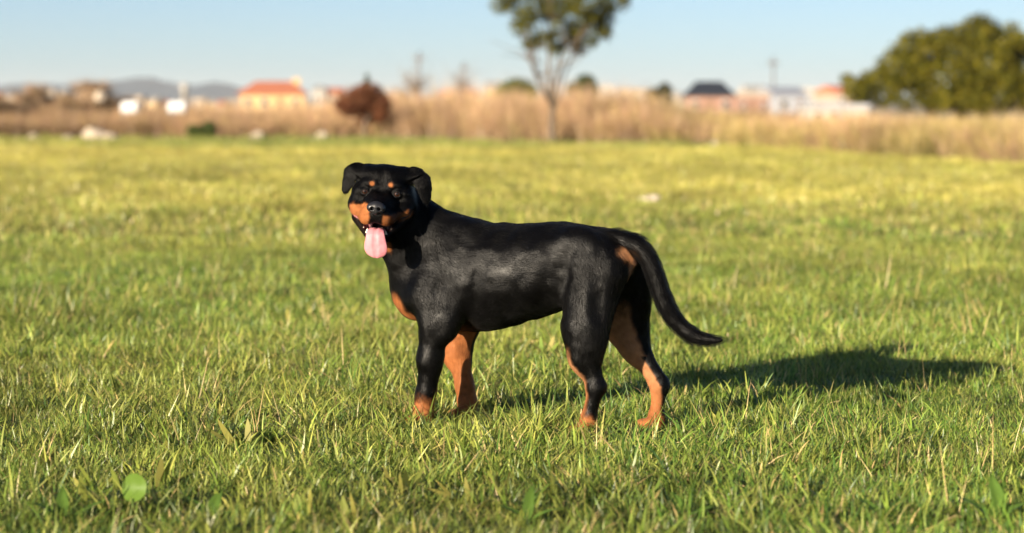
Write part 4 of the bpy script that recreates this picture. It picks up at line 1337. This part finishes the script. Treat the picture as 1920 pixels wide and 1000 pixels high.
# ------------------------------------------------------------------ mounds, rocks, litter on the field edge
MOUND_TOPS = []
def mound(label, px, d, wpx, top_py):
    base = at(px, 200, d); base[2] = 0
    h = CAM_H - (top_py - HORIZON) / FPX * d; w = wpx / FPX * d / 2
    n = 34; g = np.linspace(-1, 1, n); a, b = np.meshgrid(g, g, indexing='ij')
    r = np.sqrt(a * a + b * b); P = np.stack([a.ravel() * 3, b.ravel() * 3, np.zeros(n * n)], axis=1) + px
    z = np.clip(1 - r, 0, 1) ** .7 * h * (.55 + .8 * vnoise(P, 1.4, 61).reshape(n, n)) + .30 * h * (vnoise(P, 4, 62).reshape(n, n) - .5) * sm(1 - r, 0, .3) - .05
    v = np.stack([a * w, b * w * .8, z], axis=-1).reshape(-1, 3)
    i = np.arange(n * n).reshape(n, n); q = np.stack([i[:-1, :-1], i[1:, :-1], i[1:, 1:], i[:-1, 1:]], axis=-1).reshape(-1, 4)
    o = mesh_obj("soil_mound", v, q, M_SOIL, smooth=True); o.location = tuple(base)
    up = v[v[:, 2] > .12]; MOUND_TOPS.append(up[rng.integers(0, len(up), 130)] + base + rng.normal(0, .04, (130, 3)) * [1, 1, 0] - [0, 0, .03])
    tag(o, label, "mound", "soil mounds", kind="structure")
mound("brown heap of soil and rubble at the left end of the field edge", 60, 76, 260, 166)
mound("brown heap of soil and rubble left of the white containers", 168, 75, 220, 164)
mound("low brown heap of soil at the far left edge", -70, 74, 240, 168)

Pm = np.concatenate(MOUND_TOPS); nm = len(Pm)
scatter("dry_scrub", "sparse dead scrub growing over the soil heaps at left", "scrub", tall, Pm, rng.uniform(0, 6.28, nm), np.stack([np.full(nm, .8), np.full(nm, .8), rng.uniform(.18, .5, nm)], axis=1),
        np.zeros(nm), rng.uniform(.45, 1.2, nm), rng.integers(0, len(tall), nm), rng.normal(0, .15, (nm, 2)))

def rock(label, px, py, wpx, hpx, d, mat=M_ROCK, on_ground=True, group="pale rocks along the field edge", name="rock"):
    bm = bmesh.new(); bmesh.ops.create_icosphere(bm, subdivisions=3, radius=1)
    p = np.array([v.co[:] for v in bm.verts]); s = rng.uniform(0, 50)
    p = p * (.72 + .55 * vnoise(p + s, 1.3, 71) + .15 * vnoise(p + s, 4, 72))[:, None]
    for _ in range(6):                                              # knock a few flat facets into it
        n_ = rng.normal(size=3); n_ /= np.linalg.norm(n_); k = np.maximum(p @ n_ - .72, 0); p = p - k[:, None] * n_ * .9
    k = d / FPX
    p = p * np.array([wpx * k / 2, wpx * k / 2.4, hpx * k / 2])
    f = [[v.index for v in fc.verts] for fc in bm.faces]; bm.free()
    o = mesh_obj(name, p, f, mat)
    c = at(px, py, d)
    if on_ground: c[2] = hpx * k * .36
    o.location = tuple(c)
    return tag(o, label, "rock", group)
rock("pale stone lying alone on the grass behind the dog's back", 1222, 384, 42, 26, 23, simple_mat("white_stone", (.50, .42, .34), .95, .2, 20, .6), group="stones on the turf")
rock("big pale rock at the foot of the left-hand soil heap", 178, 246, 44, 26, 68)
rock("pale flat rock beside the big pale rock by the left heap", 205, 252, 30, 16, 67.5)
rock("whitish rock on top of the heap left of the white containers", 190, 180, 30, 22, 74, on_ground=False)
rock("small pale rock low in the dry grass at far left", 62, 247, 22, 16, 68)
rock("pale rock at the grass edge left of the rust-brown bush, under the red-roofed house", 485, 256, 28, 22, 67)
rock("pale rock at the grass edge just left of the rust-brown bush", 604, 254, 26, 20, 67)
rock("small pale rock beside the one just left of the rust-brown bush", 588, 260, 18, 12, 67)
rock("small white rock on the field edge right of the young tree", 1340, 276, 18, 14, 56)
rock("pale rock in the olive grass below the white shed", 1506, 264, 18, 20, 51.5)
rock("flat pale rock near the left heap's middle", 128, 252, 24, 12, 68)

def container(label, px, py, wpx, hpx, d):
    k = d / FPX; c = at(px, py, d)
    t = empty("container", (c[0], d, 0)); tag(t, label, "container", "white containers")
    w, h, z0 = wpx * k / 2, hpx * k, c[2] - hpx * k / 2
    bm = bmesh.new(); bmesh.ops.create_cube(bm, size=1)
    bmesh.ops.scale(bm, vec=(2 * w, 1.6 * w, h), verts=bm.verts); bmesh.ops.bevel(bm, geom=bm.edges[:], offset=w * .18, segments=3, affect='EDGES')
    me = bpy.data.meshes.new("tank"); bm.to_mesh(me); bm.free(); me.materials.append(M_WHITEPLASTIC)
    o = bpy.data.objects.new("tank", me); link(o, t); o.location = (0, 0, z0 + h / 2)
    v, f = tube_path([(0, 0, z0 + h - .01), (0, 0, z0 + h + .07)], [.09, .09], 12); mesh_obj("lid", v, f, M_POLE, t)
    for sx in (-1, 1):
        for sy in (-1, 1):
            box("leg", sx * w * .8 - .03, sx * w * .8 + .03, sy * w * .6 - .03, sy * w * .6 + .03, -.05, z0 + .02, M_POLE, t)
container("white container in the dry grass, the left one of two", 244, 202, 32, 21, 72)
container("white container in the dry grass, the right one of two", 333, 202, 34, 22, 72)

# ------------------------------------------------------------------ foreground leaves that stand out singly
FORE = plain_leaf_material("weed_leaf", .30, .45)
def leaf_blade(L, W, curl, n=9, m=5, notch=0.0, roundness=1.0):
    """a leaf with midrib and curved surface, lying along +y from the origin"""
    v, c = [], []
    for i in range(n):
        t = i / (n - 1); w = W * (math.sin(math.pi * (t ** roundness) * .985 + .03)) ** .75
        for j in range(m):
            u = (j / (m - 1) - .5) * 2
            v.append((u * w / 2, L * t, curl * t * t * L + abs(u) * w * .16 - .03 * W * math.cos(u * 6)))
    f = [(i * m + j, i * m + j + 1, (i + 1) * m + j + 1, (i + 1) * m + j) for i in range(n - 1) for j in range(m - 1)]
    return np.array(v), f

def leaf_part(name, parent, L, W, curl, az, lean, origin, col, roundness=1.0):
    v, f = leaf_blade(L, W, curl, roundness=roundness)
    o = mesh_obj(name, v, f, FORE, parent, smooth=True)
    cc = np.tile(np.array(col), (len(v), 1)) * rng.uniform(.85, 1.15, len(v))[:, None]
    set_color(o.data, "col", cc)
    o.location = tuple(origin); o.rotation_euler = (lean, 0, az)
    return o

# round disc-like leaf at lower left
d = ground_depth(978); b = at(247, 978, d); b[2] = 0
rl = empty("round_leaf_plant", tuple(b)); tag(rl, "single round bright green leaf standing up in the foreground grass, lower left", "plant")
v, f = tube_path([(0, 0, -.01), (.004, .004, .03), (0, 0, .052)], [.0028, .0024, .002], 6)
o = mesh_obj("stem", v, f, FORE, rl, smooth=True); set_color(o.data, "col", np.tile([.10, .16, .03], (len(v), 1)))
n = 20; vv = [(0, 0, .045 + .031)]; ff = []
for rr in (.5, 1.0):
    for a in np.linspace(0, 2 * math.pi, n, endpoint=False):
        x, z = .030 * rr * math.cos(a), .033 * rr * math.sin(a)
        vv.append((x, -.006 * rr * rr + .004 * math.cos(2 * a) * rr, .076 + z))
for j in range(n):
    ff.append((0, 1 + j, 1 + (j + 1) % n)); ff.append((1 + j, 1 + n + j, 1 + n + (j + 1) % n, 1 + (j + 1) % n))
o = mesh_obj("leaf", vv, ff, FORE, rl, smooth=True); set_color(o.data, "col", np.tile([.115, .195, .028], (len(vv), 1)))
o.rotation_euler = (R(-14), 0, R(-12))

def weed(label, px, py, leaves, group="broad-leaved weeds in the foreground"):
    d = ground_depth(py); b = at(px, py, d); b[2] = 0
    t = empty("broadleaf_weed", tuple(b)); tag(t, label, "weed", group)
    for L, W, az, lean in leaves:
        leaf_part("leaf", t, L, W, -.35, az, lean, (rng.normal(0, .006), rng.normal(0, .006), 0), np.array([.085, .150, .026]) * rng.uniform(.85, 1.35))
weed("tall broad-leaved weed in the foreground at the right edge", 1868, 985, [(.13, .034, R(5), R(68)), (.11, .030, R(60), R(50)), (.10, .030, R(-70), R(45)), (.09, .026, R(150), R(35)), (.12, .026, R(-25), R(62))])
weed("broad-leaved weed in the foreground right of the dog's hind feet", 1660, 985, [(.10, .03, R(40), R(50)), (.10, .028, R(-50), R(50)), (.09, .03, R(110), R(30)), (.08, .026, R(-130), R(35))])
weed("broad-leaved weed in the foreground below the dog's hind feet", 1285, 985, [(.10, .034, R(20), R(58)), (.09, .03, R(-60), R(45)), (.085, .03, R(90), R(35)), (.10, .026, R(170), R(30))])
weed("broad-leaved weed in the foreground below the dog's front feet", 985, 988, [(.11, .026, R(-10), R(65)), (.09, .026, R(60), R(45)), (.09, .026, R(-80), R(45))])
weed("broad-leaved weed in the foreground left of the round leaf", 120, 985, [(.11, .028, R(10), R(60)), (.10, .026, R(70), R(45)), (.10, .028, R(-60), R(48)), (.08, .026, R(160), R(30))])
weed("broad-leaved weed in the foreground between the round leaf and the dog", 395, 985, [(.10, .03, R(-15), R(60)), (.10, .026, R(50), R(50)), (.09, .028, R(-90), R(40))])

# ------------------------------------------------------------------ air
make_dog()

def haze():
    x0, x1, y0, y1, z0, z1 = -8500, 8500, -250, 9000, -1.0, 95.0
    o = box("haze", x0, x1, y0, y1, z0, z1, None)
    m = bpy.data.materials.new("thin_haze"); m.use_nodes = True
    t = m.node_tree; t.nodes.clear()
    vo = t.nodes.new("ShaderNodeVolumePrincipled"); ou = t.nodes.new("ShaderNodeOutputMaterial")
    vo.inputs["Color"].default_value = (.86, .90, .97, 1)
    vo.inputs["Density"].default_value = 0.00007
    vo.inputs["Anisotropy"].default_value = 0.0
    t.links.new(vo.outputs[0], ou.inputs["Volume"])
    o.data.materials.append(m)
    tag(o, "thin blue haze in the air over the land", "haze", kind="stuff")
haze()
